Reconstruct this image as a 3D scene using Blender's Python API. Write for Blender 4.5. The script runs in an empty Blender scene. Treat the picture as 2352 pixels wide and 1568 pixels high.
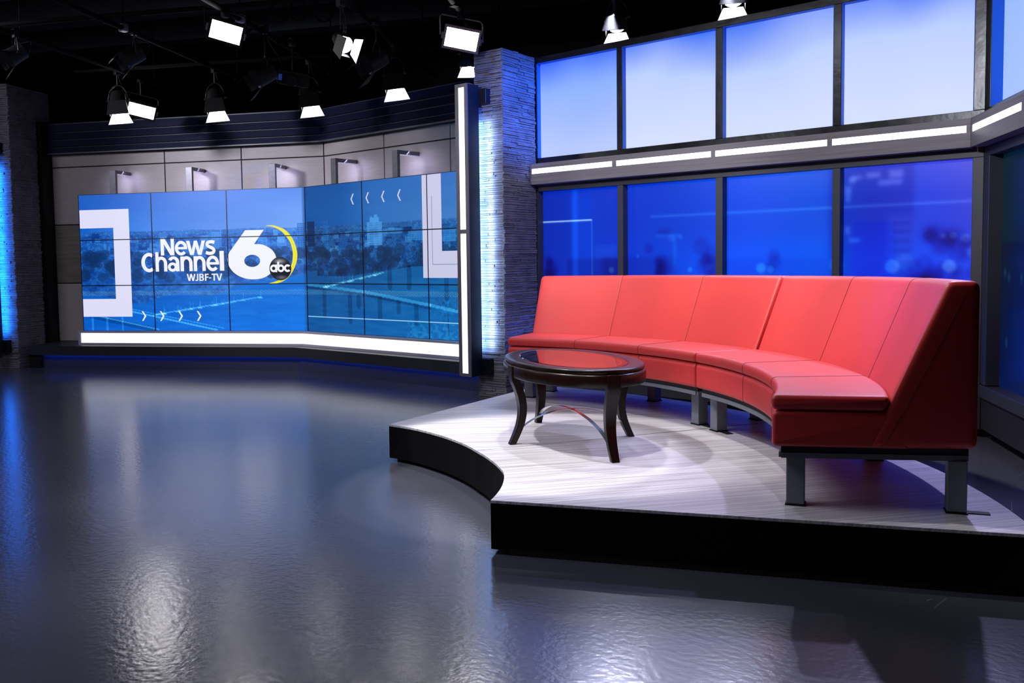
import bpy, bmesh, math, random
import numpy as np
from mathutils import Vector, Matrix
from mathutils.geometry import tessellate_polygon

random.seed(7)
rng = np.random.default_rng(7)
SC = bpy.context.scene
COL = SC.collection
PI = math.pi
R = math.radians

# ------------------------------------------------------------------ camera
HC = 1.289
f_px, pitch, roll, cx, cy, TH = 2076.84, 0.061805, -0.016238, 1061.79, 723.908, 0.7395


def world2(x, y):
    return Vector((x * math.cos(TH) - y * math.sin(TH), x * math.sin(TH) + y * math.cos(TH)))


def cam_setup():
    ex = Vector((1, 0, 0))
    up = Vector((0, math.sin(pitch), math.cos(pitch)))
    fw = Vector((0, math.cos(pitch), -math.sin(pitch)))
    r_ = ex * math.cos(roll) + up * math.sin(roll)
    u_ = up * math.cos(roll) - ex * math.sin(roll)

    def rot(v):
        w = world2(v.x, v.y)
        return Vector((w.x, w.y, v.z))
    r_, u_, b_ = rot(r_), rot(u_), -rot(fw)
    M = Matrix(((r_.x, u_.x, b_.x, 0), (r_.y, u_.y, b_.y, 0), (r_.z, u_.z, b_.z, HC), (0, 0, 0, 1)))
    cam = bpy.data.cameras.new('camera')
    cam.sensor_width = 36
    cam.lens = f_px * 36 / 2352
    cam.shift_x = (1176 - cx) / 2352
    cam.shift_y = -(784 - cy) / 2352
    cam.clip_start = .05
    o = bpy.data.objects.new('camera', cam)
    COL.objects.link(o)
    o.matrix_world = M
    SC.camera = o


cam_setup()

# ------------------------------------------------------------------ world, light, exposure
SC.view_settings.view_transform = 'Standard'
SC.view_settings.look = 'None'
SC.view_settings.exposure = 0.0
SC.view_settings.gamma = 1.0
SC.view_settings.use_curve_mapping = False
wd = bpy.data.worlds.new('studio_dark')
SC.world = wd
wd.use_nodes = True
wd.node_tree.nodes['Background'].inputs[0].default_value = (.35, .38, .6, 1)
wd.node_tree.nodes['Background'].inputs[1].default_value = .012


def lamp(name, kind, loc, aim, power, color=(1, 1, 1), size=.1, size_y=None, angle=60, blend=.2):
    l = bpy.data.lights.new(name, kind)
    l.energy = power
    l.color = color
    if kind == 'AREA':
        l.shape = 'RECTANGLE'
        l.size = size
        l.size_y = size_y or size
    else:
        l.shadow_soft_size = size
    if kind == 'SPOT':
        l.spot_size = R(angle)
        l.spot_blend = blend
    o = bpy.data.objects.new(name, l)
    COL.objects.link(o)
    o.location = loc
    o.rotation_euler = (Vector(aim) - Vector(loc)).to_track_quat('-Z', 'Y').to_euler()
    return o


WARM = (1.0, .965, .96)
COOL = (.86, .88, 1.0)
# key spots hung in the studio grid on the camera side, aimed at the seating platform
lamp('key_spot', 'SPOT', (-4.4, 3.3, 3.45), (-3.05, 4.0, .24), 320, WARM, .05, angle=34, blend=.1)
lamp('key_spot', 'SPOT', (-2.5, 2.7, 3.45), (-3.1, 3.75, .24), 260, WARM, .05, angle=31, blend=.1)
lamp('key_spot', 'SPOT', (-3.7, 4.9, 3.5), (-3.1, 4.05, .24), 190, WARM, .06, angle=36, blend=.1)
lamp('key_spot', 'SPOT', (-2.54, 3.81, 3.45), (-1.25, 4.45, 1.0), 200, WARM, .05, angle=42, blend=.9)
lamp('key_spot', 'SPOT', (-2.79, 4.16, 3.45), (-1.75, 5.1, 1.0), 200, WARM, .05, angle=42, blend=.9)
lamp('key_spot', 'SPOT', (-3.25, 4.45, 3.45), (-2.65, 5.6, 1.0), 200, WARM, .05, angle=42, blend=.9)
lamp('key_spot', 'SPOT', (-3.75, 4.52, 3.45), (-3.65, 5.85, 1.0), 210, WARM, .05, angle=42, blend=.9)
lamp('key_spot', 'SPOT', (-4.05, 4.5, 3.45), (-4.3, 5.85, 1.0), 170, WARM, .05, angle=40, blend=.9)
lamp('key_spot', 'SPOT', (-3.0, 4.3, 3.45), (-2.2, 5.35, 1.0), 130, WARM, .05, angle=40, blend=.9)  # extra spot added to fill the dark gap near the sofa joint
lamp('key_spot', 'SPOT', (-3.5, 4.5, 3.45), (-3.2, 5.75, 1.0), 70, WARM, .05, angle=40, blend=.9)  # weak extra fill added between two sofa spots
lamp('violet_spot', 'SPOT', (-5.8, 5.2, 3.4), (-1.2, 4.35, 1.05), 280, (.2, .14, 1), .04, angle=13, blend=.8)
lamp('unseen_overhead_fill', 'AREA', (-4.4, 1.5, 4.1), (-4.4, 1.5, 0), 110, COOL, 3.0, 2.2)  # unseen area light added to brighten the open floor
lamp('unseen_side_fill', 'AREA', (-10.5, 1.0, 3.6), (-7.5, 5.5, 1.0), 45, COOL, 1.6, 1.0)  # unseen soft fill added for the left of the set
lamp('unseen_set_wash', 'SPOT', (-9.7, 1.4, 3.6), (-9.3, 6.6, 2.15), 900, COOL, .3, angle=52, blend=1)
lamp('unseen_set_wash', 'SPOT', (-4.9, -1.0, 3.6), (-4.5, 6.9, 2.1), 760, COOL, .2, angle=25, blend=.6)  # unseen frontal wash added to brighten the beam and window frames
lamp('unseen_set_wash', 'SPOT', (-2.6, -1.0, 3.6), (-2.4, 6.9, 2.1), 760, COOL, .2, angle=25, blend=.6)  # same added wash for the other half of the window wall
lamp('unseen_pillar_fill', 'SPOT', (-.5, 3.6, 3.6), (-5.3, 6.65, 1.5), 420, (.8, .8, 1), .1, angle=26, blend=.7)  # unseen spot added to lift the right face of the pillar
# cool back light from the grid behind the window wall
lamp('back_spot', 'SPOT', (-4.6, 7.15, 3.5), (-3.6, 5.0, .5), 460, (.72, .74, 1), .05, angle=60, blend=.4)
lamp('back_spot', 'SPOT', (-3.45, 7.15, 3.5), (-2.4, 4.8, .5), 460, (.72, .74, 1), .05, angle=60, blend=.4)
lamp('back_spot', 'SPOT', (-1.75, 7.2, 3.7), (-1.2, 4.5, .3), 420, (.6, .56, 1), .05, angle=50, blend=.4)
# blue wash on the stone pillar
lamp('blue_wash', 'SPOT', (-2.2, 6.0, 3.55), (-5.3, 6.65, 2.75), 1500, (.03, .16, 1), .06, angle=24, blend=.7)


# ------------------------------------------------------------------ helpers
def lin(c):
    c = c / 255.0
    return c / 12.92 if c <= .04045 else ((c + .055) / 1.055) ** 2.4


def rgb(r, g, b, a=1):
    return (lin(r), lin(g), lin(b), a)


class MB:
    def __init__(self):
        self.v, self.f, self.mi = [], [], []

    def add(self, vs, fs, mi=0):
        n = len(self.v)
        self.v += [tuple(p) for p in vs]
        self.f += [tuple(i + n for i in q) for q in fs]
        self.mi += [mi] * len(fs)
        return self

    def box(self, x0, x1, y0, y1, z0, z1, fr=None, mi=0):
        vs = [(x0, y0, z0), (x1, y0, z0), (x1, y1, z0), (x0, y1, z0), (x0, y0, z1), (x1, y0, z1), (x1, y1, z1), (x0, y1, z1)]
        if fr:
            vs = [fr(*p) for p in vs]
        return self.add(vs, [(0, 3, 2, 1), (4, 5, 6, 7), (0, 1, 5, 4), (1, 2, 6, 5), (2, 3, 7, 6), (3, 0, 4, 7)], mi)

    def prism(self, poly, z0, z1, fr=None, mi=0):
        n = len(poly)
        vs = [(p[0], p[1], z0) for p in poly] + [(p[0], p[1], z1) for p in poly]
        if fr:
            vs = [fr(*p) for p in vs]
        tri = tessellate_polygon([[Vector((p[0], p[1], 0)) for p in poly]])
        fs = [(i, (i + 1) % n, n + (i + 1) % n, n + i) for i in range(n)]
        for a, b, c in tri:
            fs += [(a, c, b), (a + n, b + n, c + n)]
        return self.add(vs, fs, mi)

    def tube(self, path, rad, n=8, closed=False, mi=0, caps=True):
        P = [Vector(p) for p in path]
        m = len(P)
        vs, fs = [], []
        up = Vector((0, 0, 1))
        for i, p in enumerate(P):
            if closed:
                t = P[(i + 1) % m] - P[i - 1]
            else:
                t = P[min(i + 1, m - 1)] - P[max(i - 1, 0)]
            t.normalize()
            a = up if abs(t.dot(up)) < .95 else Vector((1, 0, 0))
            s = t.cross(a).normalized()
            q = s.cross(t)
            rr = rad[i] if isinstance(rad, (list, tuple)) else rad
            for k in range(n):
                an = 2 * PI * k / n
                vs.append(p + s * math.cos(an) * rr + q * math.sin(an) * rr)
        for i in range(m if closed else m - 1):
            for k in range(n):
                j = (i + 1) % m
                fs.append((i * n + k, i * n + (k + 1) % n, j * n + (k + 1) % n, j * n + k))
        if not closed and caps:
            fs.append(tuple(range(n))[::-1])
            fs.append(tuple((m - 1) * n + k for k in range(n)))
        return self.add(vs, fs, mi)

    def lathe(self, prof, M, n=20, mi=0):
        vs, fs = [], []
        for r_, z_ in prof:
            for k in range(n):
                an = 2 * PI * k / n
                vs.append(M @ Vector((r_ * math.cos(an), r_ * math.sin(an), z_)))
        for i in range(len(prof) - 1):
            for k in range(n):
                fs.append((i * n + k, i * n + (k + 1) % n, (i + 1) * n + (k + 1) % n, (i + 1) * n + k))
        fs.append(tuple(range(n))[::-1])
        fs.append(tuple((len(prof) - 1) * n + k for k in range(n)))
        return self.add(vs, fs, mi)

    def build(self, name, mats, parent=None, smooth=False, bevel=0, seg=2, label=None, kind=None):
        me = bpy.data.meshes.new(name)
        org = parent['_o'] if parent is not None and '_o' in parent else (0, 0, 0)
        vs = [(p[0] - org[0], p[1] - org[1], p[2] - org[2]) for p in self.v]
        me.from_pydata(vs, [], self.f)
        if not isinstance(mats, (list, tuple)):
            mats = [mats]
        for m in mats:
            me.materials.append(m)
        if len(mats) > 1:
            me.polygons.foreach_set('material_index', self.mi)
        me.update()
        o = bpy.data.objects.new(name, me)
        COL.objects.link(o)
        if parent is not None:
            o.parent = parent
            o['_o'] = org
        bm = bmesh.new()
        bm.from_mesh(me)
        bmesh.ops.recalc_face_normals(bm, faces=bm.faces)
        bm.to_mesh(me)
        bm.free()
        if smooth:
            me.shade_smooth()
            me.set_sharp_from_angle(angle=R(smooth if smooth > 1 else 40))
        if bevel:
            b = o.modifiers.new('bevel', 'BEVEL')
            b.width = bevel
            b.segments = seg
            b.limit_method = 'ANGLE'
            b.angle_limit = R(40)
        if label:
            o['label'] = label
        if kind:
            o['kind'] = kind
        return o


def thing(name, loc, label=None, cat=None, group=None, kind=None):
    o = bpy.data.objects.new(name, None)
    COL.objects.link(o)
    o.location = loc
    o.empty_display_size = .1
    o['_o'] = tuple(loc)
    if label:
        o['label'] = label
    if cat:
        o['category'] = cat
    if group:
        o['group'] = group
    if kind:
        o['kind'] = kind
    return o


def frame(ox, oy, ang):
    c, s = math.cos(ang), math.sin(ang)
    return lambda x, y, z: (ox + x * c - y * s, oy + x * s + y * c, z)


# ------------------------------------------------------------------ materials
def nodes(name):
    m = bpy.data.materials.new(name)
    m.use_nodes = True
    nt = m.node_tree
    return m, nt, nt.nodes['Principled BSDF']


def mk(name, col, rough=.5, metal=0, spec=.5, var=0, vscale=8, bump=0, bscale=60, stretch=None, coat=0, rvar=0):
    m, nt, b = nodes(name)
    b.inputs['Base Color'].default_value = col
    b.inputs['Roughness'].default_value = rough
    b.inputs['Metallic'].default_value = metal
    b.inputs['Specular IOR Level'].default_value = spec
    b.inputs['Coat Weight'].default_value = coat
    b.inputs['Coat Roughness'].default_value = .1
    tc = nt.nodes.new('ShaderNodeTexCoord')
    src = tc.outputs['Object']
    if stretch:
        mp = nt.nodes.new('ShaderNodeMapping')
        mp.inputs['Scale'].default_value = stretch
        nt.links.new(src, mp.inputs['Vector'])
        src = mp.outputs['Vector']

    def noise(sc, det=4):
        n = nt.nodes.new('ShaderNodeTexNoise')
        n.inputs['Scale'].default_value = sc
        n.inputs['Detail'].default_value = det
        nt.links.new(src, n.inputs['Vector'])
        return n
    if var:
        n = noise(vscale)
        rp = nt.nodes.new('ShaderNodeValToRGB')
        rp.color_ramp.elements[0].position = .3
        rp.color_ramp.elements[1].position = .7
        rp.color_ramp.elements[0].color = [max(0, c * (1 - var)) for c in col[:3]] + [1]
        rp.color_ramp.elements[1].color = [min(1, c * (1 + var)) for c in col[:3]] + [1]
        nt.links.new(n.outputs['Fac'], rp.inputs['Fac'])
        nt.links.new(rp.outputs['Color'], b.inputs['Base Color'])
    if rvar:
        n = noise(vscale * .7)
        mr = nt.nodes.new('ShaderNodeMapRange')
        mr.inputs['To Min'].default_value = max(0, rough - rvar)
        mr.inputs['To Max'].default_value = rough + rvar
        nt.links.new(n.outputs['Fac'], mr.inputs['Value'])
        nt.links.new(mr.outputs['Result'], b.inputs['Roughness'])
    if bump:
        n = noise(bscale, 6)
        bp = nt.nodes.new('ShaderNodeBump')
        bp.inputs['Strength'].default_value = bump
        bp.inputs['Distance'].default_value = .01
        nt.links.new(n.outputs['Fac'], bp.inputs['Height'])
        nt.links.new(bp.outputs['Normal'], b.inputs['Normal'])
    return m


def emit(name, col, st):
    m, nt, b = nodes(name)
    b.inputs['Base Color'].default_value = (.02, .02, .02, 1)
    b.inputs['Emission Color'].default_value = col
    b.inputs['Emission Strength'].default_value = st
    b.inputs['Roughness'].default_value = .4
    return m


def emit_attr(name, st, rough=.35):
    m, nt, b = nodes(name)
    b.inputs['Base Color'].default_value = (.01, .012, .02, 1)
    b.inputs['Specular IOR Level'].default_value = .25
    b.inputs['Roughness'].default_value = rough
    a = nt.nodes.new('ShaderNodeAttribute')
    a.attribute_name = 'picture'
    nt.links.new(a.outputs['Color'], b.inputs['Emission Color'])
    b.inputs['Emission Strength'].default_value = st
    return m


M_red = mk('red_vinyl', rgb(206, 51, 50), .46, 0, .6, .05, 3, .04, 260)
M_redseam = mk('red_thread', rgb(110, 10, 16), .7)
M_steel = mk('grey_painted_steel', rgb(112, 116, 128), .45, 0, .5, .08, 20)
M_steeldk = mk('dark_steel', rgb(30, 31, 36), .5)
M_black = mk('black_matte', rgb(16, 16, 19), .6, 0, .3)
M_fascia = mk('black_laminate', rgb(11, 11, 13), .8, 0, .1, .1, 2)
M_dark = mk('black_fabric', rgb(14, 14, 17), .9, 0, .1, .2, 3)
M_espresso = mk('espresso_wood', rgb(26, 11, 7), .3, 0, .28, .3, 14, .02, 40, (1, 1, .2))
M_chrome = mk('brushed_steel', rgb(205, 205, 210), .22, 1)
M_wood_joint = mk('scuffed_edge', rgb(150, 120, 100), .6)
M_stone = mk('slate_ledgestone', rgb(118, 114, 126), .82, 0, .3, .22, 9, .6, 90)
M_navy = mk('navy_paint', rgb(16, 19, 50), .45, 0, .4, .08, 4)
M_navydk = mk('column_navy', rgb(13, 14, 30), .4, 0, .4)
M_panel = mk('taupe_wall_laminate', rgb(168, 158, 160), .5, 0, .4, .05, 6, .02, 60, (1, 1, 8))
M_panelgrain = mk('grey_woodgrain_laminate', rgb(118, 110, 106), .5, 0, .4, .35, 5, .05, 40, (.6, .6, 40))
M_joint = mk('black_joint', rgb(8, 8, 9), .8)
M_beam = mk('grey_woodgrain_beam', rgb(128, 122, 126), .45, 0, .5, .35, 4, .1, 30, (.35, .35, 60))
M_frame = mk('charcoal_frame', rgb(62, 62, 72), .42, 0, .5, .06, 8)
M_frameblk = mk('gloss_black_frame', rgb(26, 26, 30), .22, 0, .6, .1, 5, .12, 14, rvar=.12)
M_reveal = mk('reveal_lightbox_glow', rgb(20, 105, 235), .5)  # lightbox glow on the frame sides, put into the base colour
M_revealdk = mk('dark_reveal', rgb(10, 14, 36), .5)
M_barframe = mk('lavender_grey_trim', rgb(176, 170, 180), .4)
M_colframe = mk('grey_column_trim', rgb(104, 98, 108), .4)
M_sconce = mk('sconce_metal', rgb(120, 117, 126), .32, .25, .5, .12, 30)
M_strip = emit('white_light_strip', (.93, .93, 1, 1), 2.6)
M_dimstrip = emit('lavender_light_strip', (.55, .53, .85, 1), .6)
M_bar = emit('white_light_bar', (.93, .93, 1, 1), 1.4)
M_strip_col = emit('white_column_strip', (.93, .93, 1, 1), 2.4)
M_blueled = emit('blue_led_strip', rgb(10, 70, 255), 3.0)
M_underglow = emit('blue_underglow', rgb(8, 80, 255), 13.0)
M_kick = mk('kick_charcoal', rgb(52, 54, 70), .5)
M_plinth = mk('charcoal_plinth', rgb(44, 42, 50), .45, 0, .4, .06, 3)
M_fixture = mk('black_fixture', rgb(11, 11, 13), .55, 0, .25)
M_fixgrey = mk('grey_fixture', rgb(120, 116, 122), .4, .3)
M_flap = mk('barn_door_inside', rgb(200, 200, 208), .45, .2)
M_lens = emit('lit_lens', (1, .98, .99, 1), 36)
M_ledface = emit('lit_led_face', (1, .97, .99, 1), 34)
M_lensoff = mk('unlit_lens', rgb(70, 74, 86), .2)
M_pipe = mk('black_pipe', rgb(4, 4, 5), .8, 0, .08)
M_flapdk = mk('barn_door_inside_shaded', rgb(44, 45, 52), .6)  # darker copy of the door inside, missing lamp light put into its colour
M_joist = mk('dark_joist', rgb(30, 32, 40), .8, 0, .2)
M_ceil = mk('black_ceiling', rgb(17, 18, 24), .95, 0, .1, .3, 1)
M_shell = mk('studio_wall_black', rgb(22, 22, 28), .9, 0, .1, .15, .6)
M_white = emit('graphic_white', rgb(222, 220, 246), 1.0)
M_white2 = emit('graphic_white_right', rgb(200, 200, 228), 1.0)
M_text = emit('graphic_text_white', rgb(240, 240, 255), 1.0)
M_yellow = emit('graphic_yellow', rgb(236, 226, 20), 1.0)
M_bezel = mk('screen_bezel', rgb(8, 9, 14), .4)
M_screen = emit_attr('screen_picture', 1.0)
M_print = emit_attr('backlit_print', 1.0, .3)


def floor_mat():
    m, nt, b = nodes('polished_grey_floor')
    tc = nt.nodes.new('ShaderNodeTexCoord')
    L = nt.links.new
    n1 = nt.nodes.new('ShaderNodeTexNoise')
    n1.inputs['Scale'].default_value = .9
    n1.inputs['Detail'].default_value = 5
    L(tc.outputs['Object'], n1.inputs['Vector'])
    rp = nt.nodes.new('ShaderNodeValToRGB')
    rp.color_ramp.elements[0].position = .3
    rp.color_ramp.elements[0].color = rgb(64, 65, 76)
    rp.color_ramp.elements[1].position = .7
    rp.color_ramp.elements[1].color = rgb(77, 78, 89)
    L(n1.outputs['Fac'], rp.inputs['Fac'])
    # sparse pale scratches
    mp = nt.nodes.new('ShaderNodeMapping')
    mp.inputs['Rotation'].default_value = (0, 0, .7)
    mp.inputs['Scale'].default_value = (1, .35, 1)
    L(tc.outputs['Object'], mp.inputs['Vector'])
    vo = nt.nodes.new('ShaderNodeTexVoronoi')
    vo.feature = 'DISTANCE_TO_EDGE'
    vo.inputs['Scale'].default_value = .8
    L(mp.outputs['Vector'], vo.inputs['Vector'])
    lt = nt.nodes.new('ShaderNodeMath')
    lt.operation = 'LESS_THAN'
    lt.inputs[1].default_value = .0016
    L(vo.outputs['Distance'], lt.inputs[0])
    n2 = nt.nodes.new('ShaderNodeTexNoise')
    n2.inputs['Scale'].default_value = 1.6
    L(tc.outputs['Object'], n2.inputs['Vector'])
    gt = nt.nodes.new('ShaderNodeMath')
    gt.operation = 'GREATER_THAN'
    gt.inputs[1].default_value = .56
    L(n2.outputs['Fac'], gt.inputs[0])
    mu = nt.nodes.new('ShaderNodeMath')
    mu.operation = 'MULTIPLY'
    L(lt.outputs[0], mu.inputs[0])
    L(gt.outputs[0], mu.inputs[1])
    mu2 = nt.nodes.new('ShaderNodeMath')
    mu2.operation = 'MULTIPLY'
    mu2.inputs[1].default_value = .35
    L(mu.outputs[0], mu2.inputs[0])
    mx = nt.nodes.new('ShaderNodeMix')
    mx.data_type = 'RGBA'
    L(mu2.outputs[0], mx.inputs['Factor'])
    L(rp.outputs['Color'], mx.inputs[6])
    mx.inputs[7].default_value = rgb(150, 150, 160)
    L(mx.outputs[2], b.inputs['Base Color'])
    mr = nt.nodes.new('ShaderNodeMapRange')
    mr.inputs['To Min'].default_value = .15
    mr.inputs['To Max'].default_value = .25
    L(n1.outputs['Fac'], mr.inputs['Value'])
    L(mr.outputs['Result'], b.inputs['Roughness'])
    b.inputs['Specular IOR Level'].default_value = .9
    b.inputs['IOR'].default_value = 1.85
    n3 = nt.nodes.new('ShaderNodeTexNoise')
    n3.inputs['Scale'].default_value = 38
    n3.inputs['Detail'].default_value = 3
    L(tc.outputs['Object'], n3.inputs['Vector'])
    bp = nt.nodes.new('ShaderNodeBump')
    bp.inputs['Strength'].default_value = .10
    bp.inputs['Distance'].default_value = .01
    L(n3.outputs['Fac'], bp.inputs['Height'])
    L(bp.outputs['Normal'], b.inputs['Normal'])
    return m


def deck_mat(name, ang):
    m, nt, b = nodes(name)
    L = nt.links.new
    tc = nt.nodes.new('ShaderNodeTexCoord')
    m1 = nt.nodes.new('ShaderNodeMapping')
    m1.inputs['Rotation'].default_value = (0, 0, -ang)
    L(tc.outputs['Object'], m1.inputs['Vector'])

    def streak(sx, sy, det):
        m2 = nt.nodes.new('ShaderNodeMapping')
        m2.inputs['Scale'].default_value = (sx, sy, 1)
        L(m1.outputs['Vector'], m2.inputs['Vector'])
        n = nt.nodes.new('ShaderNodeTexNoise')
        n.inputs['Scale'].default_value = 1
        n.inputs['Detail'].default_value = det
        L(m2.outputs['Vector'], n.inputs['Vector'])
        return n
    a = streak(2.6, 230, 3)
    c = streak(.9, 85, 4)
    ad = nt.nodes.new('ShaderNodeMath')
    ad.operation = 'ADD'
    L(a.outputs['Fac'], ad.inputs[0])
    L(c.outputs['Fac'], ad.inputs[1])
    rp = nt.nodes.new('ShaderNodeValToRGB')
    e = rp.color_ramp.elements
    e[0].position, e[0].color = .38, rgb(158, 154, 158)
    e[1].position, e[1].color = .62, rgb(226, 223, 228)
    hv = nt.nodes.new('ShaderNodeMath')
    hv.operation = 'MULTIPLY'
    hv.inputs[1].default_value = .5
    L(ad.outputs[0], hv.inputs[0])
    L(hv.outputs[0], rp.inputs['Fac'])
    L(rp.outputs['Color'], b.inputs['Base Color'])
    b.inputs['Roughness'].default_value = .42
    b.inputs['Specular IOR Level'].default_value = .35
    return m


def lightbox_mat(name, top, mid, low, z0, z1, st, blue_x=None):
    """backlit diffuser: blue along the top, pale below, a little uneven"""
    m, nt, b = nodes(name)
    L = nt.links.new
    tc = nt.nodes.new('ShaderNodeTexCoord')
    sp = nt.nodes.new('ShaderNodeSeparateXYZ')
    L(tc.outputs['Object'], sp.inputs[0])
    mr = nt.nodes.new('ShaderNodeMapRange')
    mr.inputs['From Min'].default_value = z0
    mr.inputs['From Max'].default_value = z1
    L(sp.outputs['Z'], mr.inputs['Value'])
    n = nt.nodes.new('ShaderNodeTexNoise')
    n.inputs['Scale'].default_value = 1.3
    n.inputs['Detail'].default_value = 1
    L(tc.outputs['Object'], n.inputs['Vector'])
    ma = nt.nodes.new('ShaderNodeMath')
    ma.operation = 'MULTIPLY_ADD'
    ma.inputs[1].default_value = .5
    L(n.outputs['Fac'], ma.inputs[0])
    L(mr.outputs['Result'], ma.inputs[2])
    sb = nt.nodes.new('ShaderNodeMath')
    sb.operation = 'SUBTRACT'
    sb.inputs[1].default_value = .25
    L(ma.outputs[0], sb.inputs[0])
    rp = nt.nodes.new('ShaderNodeValToRGB')
    e = rp.color_ramp.elements
    e[0].position, e[0].color = 0, low
    e[1].position, e[1].color = 1.0, top
    k = e.new(.55)
    k.color = mid
    L(sb.outputs[0], rp.inputs['Fac'])
    L(rp.outputs['Color'], b.inputs['Emission Color'])
    b.inputs['Emission Strength'].default_value = st
    b.inputs['Base Color'].default_value = (.03, .03, .04, 1)
    b.inputs['Roughness'].default_value = .7
    b.inputs['Specular IOR Level'].default_value = .1
    return m


def glass_mat():
    m, nt, b = nodes('clear_glass')
    b.inputs['Base Color'].default_value = (.82, .9, .9, 1)
    b.inputs['Roughness'].default_value = .03
    b.inputs['Transmission Weight'].default_value = 1
    b.inputs['IOR'].default_value = 1.5
    return m


M_floor = floor_mat()
M_deckL = deck_mat('striated_deck_laminate', R(45))
M_deckR = deck_mat('striated_deck_laminate', R(55))
M_glass = glass_mat()

# ------------------------------------------------------------------ room shell
FLX, FLY, AL = -8.68454, 6.76771, .515          # fold of the video wall, angle of its left half
FL_ = frame(FLX, FLY, AL)
FR_ = frame(FLX, FLY, 0.0)
X0, X1, Y0, Y1, ZC = -16, 4.5, -6, 11, 4.7
MB().add([(X0, Y0, 0), (X1, Y0, 0), (X1, Y1, 0), (X0, Y1, 0), (X0, Y0, -.1), (X1, Y0, -.1), (X1, Y1, -.1), (X0, Y1, -.1)],
         [(0, 1, 2, 3), (7, 6, 5, 4), (0, 4, 5, 1), (1, 5, 6, 2), (2, 6, 7, 3), (3, 7, 4, 0)]).build('floor', M_floor, kind='structure')
for nm, b in dict(wall_far=(X0, X1, Y1, Y1 + .1, 0, ZC), wall_front=(X0, X1, Y0 - .1, Y0, 0, ZC),
                  wall_left=(X0 - .1, X0, Y0, Y1, 0, ZC), wall_side=(X1, X1 + .1, Y0, Y1, 0, ZC)).items():
    MB().box(*b).build(nm, M_shell, kind='structure')
ceil = thing('ceiling', (0, 0, ZC), kind='structure')
MB().box(X0, X1, Y0, Y1, ZC, ZC + .1).build('ceiling_deck', M_ceil, ceil)
fj = frame(-8.0, 5.0, R(27))
for i, yy in enumerate((-3.4, -2.1, -.9, .3, 1.5, 2.7)):
    mb = MB()
    mb.box(-7, 11.5, yy - .13, yy + .13, 4.22, 4.26, fj)
    mb.box(-7, 11.5, yy - .03, yy + .03, 4.26, ZC, fj)
    mb.build('joist', M_joist, ceil)
MB().box(-2.2, .3, -1.75, -1.3, 4.05, 4.12, fj).build('cable_tray', M_joist, ceil)

# ------------------------------------------------------------------ video wall set: back wall, fascia, plinth
wb = thing('wall_back', (FLX, FLY, 0), kind='structure')
zrows = [.285, 1.057, 1.828, 2.58, 2.75]
g = .007
for fr, xs in ((FL_, [-3.72, -2.067, -.999, .103]), (FR_, [-.103, .98, 2.02, 3.06])):
    for i in range(3):
        for j in range(4):
            mb = MB().box(xs[i] + g, xs[i + 1] - g, .39, .41, zrows[j] + g, zrows[j + 1] - g, fr)
            mt = M_panelgrain if j == 1 else M_panel
            mb.build('panel', mt, wb, bevel=.0015, seg=1)
    MB().box(xs[0] - .08, xs[3], .402, .44, 0, 3.16, fr).build('backing', M_joint, wb)
# black return at the left end
MB().box(-3.86, -3.72, .2, .44, .0, 3.16, FL_).build('end_return', M_black, wb)

fs = thing('fascia', (FLX, FLY, 2.75), 'dark navy slatted fascia band running above the video wall', 'fascia')
zf = [2.745, 2.842, 2.938, 3.034, 3.145]
for fr, xa, xb in ((FL_, -3.7, .095), (FR_, -.085, 3.0)):
    for j in range(4):
        poly = [(.30, zf[j]), (.335, zf[j + 1] - .012), (.335, zf[j + 1]), (.385, zf[j + 1]), (.385, zf[j])]
        vs = [fr(xa, y, z) for y, z in poly] + [fr(xb, y, z) for y, z in poly]
        n = 5
        MB().add(vs, [tuple(range(n)), tuple(range(2 * n - 1, n - 1, -1))] + [(k, n + k, n + (k + 1) % n, (k + 1) % n) for k in range(n)]).build('slat', M_navy, fs)
    MB().box(xa, xb, .285, .30, 2.742, 2.757, fr).build('lip', M_frame, fs)

pl = thing('screen_plinth', (FLX, FLY, 0), 'long charcoal ledge with blue underglow carrying the video wall', 'plinth')

def band(y0, y1, z0, z1, xl, xr, name, mat, parent, bevel=0, y2=None, label=None):
    """two slabs mitred on the fold; y = distance behind the video wall plane"""
    out = []
    for fr, side in ((FL_, 0), (FR_, 1)):
        t = math.tan(AL / 2)
        # mitre: on left frame the fold line is x = t*y ; on right frame x = -t*y
        if side == 0:
            q = [(xl, y0), (t * y0, y0), (t * y1, y1), (xl, y1)]
        else:
            q = [(-t * y0, y0), (xr, y0), (xr, y1), (-t * y1, y1)]
        mb = MB().prism(q, z0, z1, fr)
        out.append(mb.build(name, mat, parent, bevel=bevel, label=label))
    return out


band(-.27, .39, .266, .286, -3.69, 3.02, 'ledge', M_plinth, pl)
band(-.27, -.24, .168, .266, -3.69, 3.02, 'apron', M_plinth, pl)
band(-.19, .3, 0, .265, -3.53, 3.02, 'kick_panel', M_kick, pl)
band(-.239, -.232, .180, .200, -3.5, 3.0, 'led_strip', M_underglow, pl, label='blue glowing light strip')
MB().box(-3.69, -3.53, -.24, .3, 0, .266, FL_).build('end_panel', M_black, pl)

lb = thing('light_bar', (FLX, FLY, .286), 'glowing white light bar with pale grey frame under the video wall', 'light bar')
band(-.11, -.02, .286, .312, -3.07, 2.62, 'bottom_trim', M_barframe, lb)
band(-.11, -.02, .437, .459, -3.07, 2.62, 'top_trim', M_barframe, lb)
band(-.095, -.03, .312, .437, -3.035, 2.62, 'diffuser', M_bar, lb, label='glowing white diffuser')
MB().box(-3.07, -3.035, -.11, -.02, .312, .437, FL_).build('end_trim', M_barframe, lb)

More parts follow.
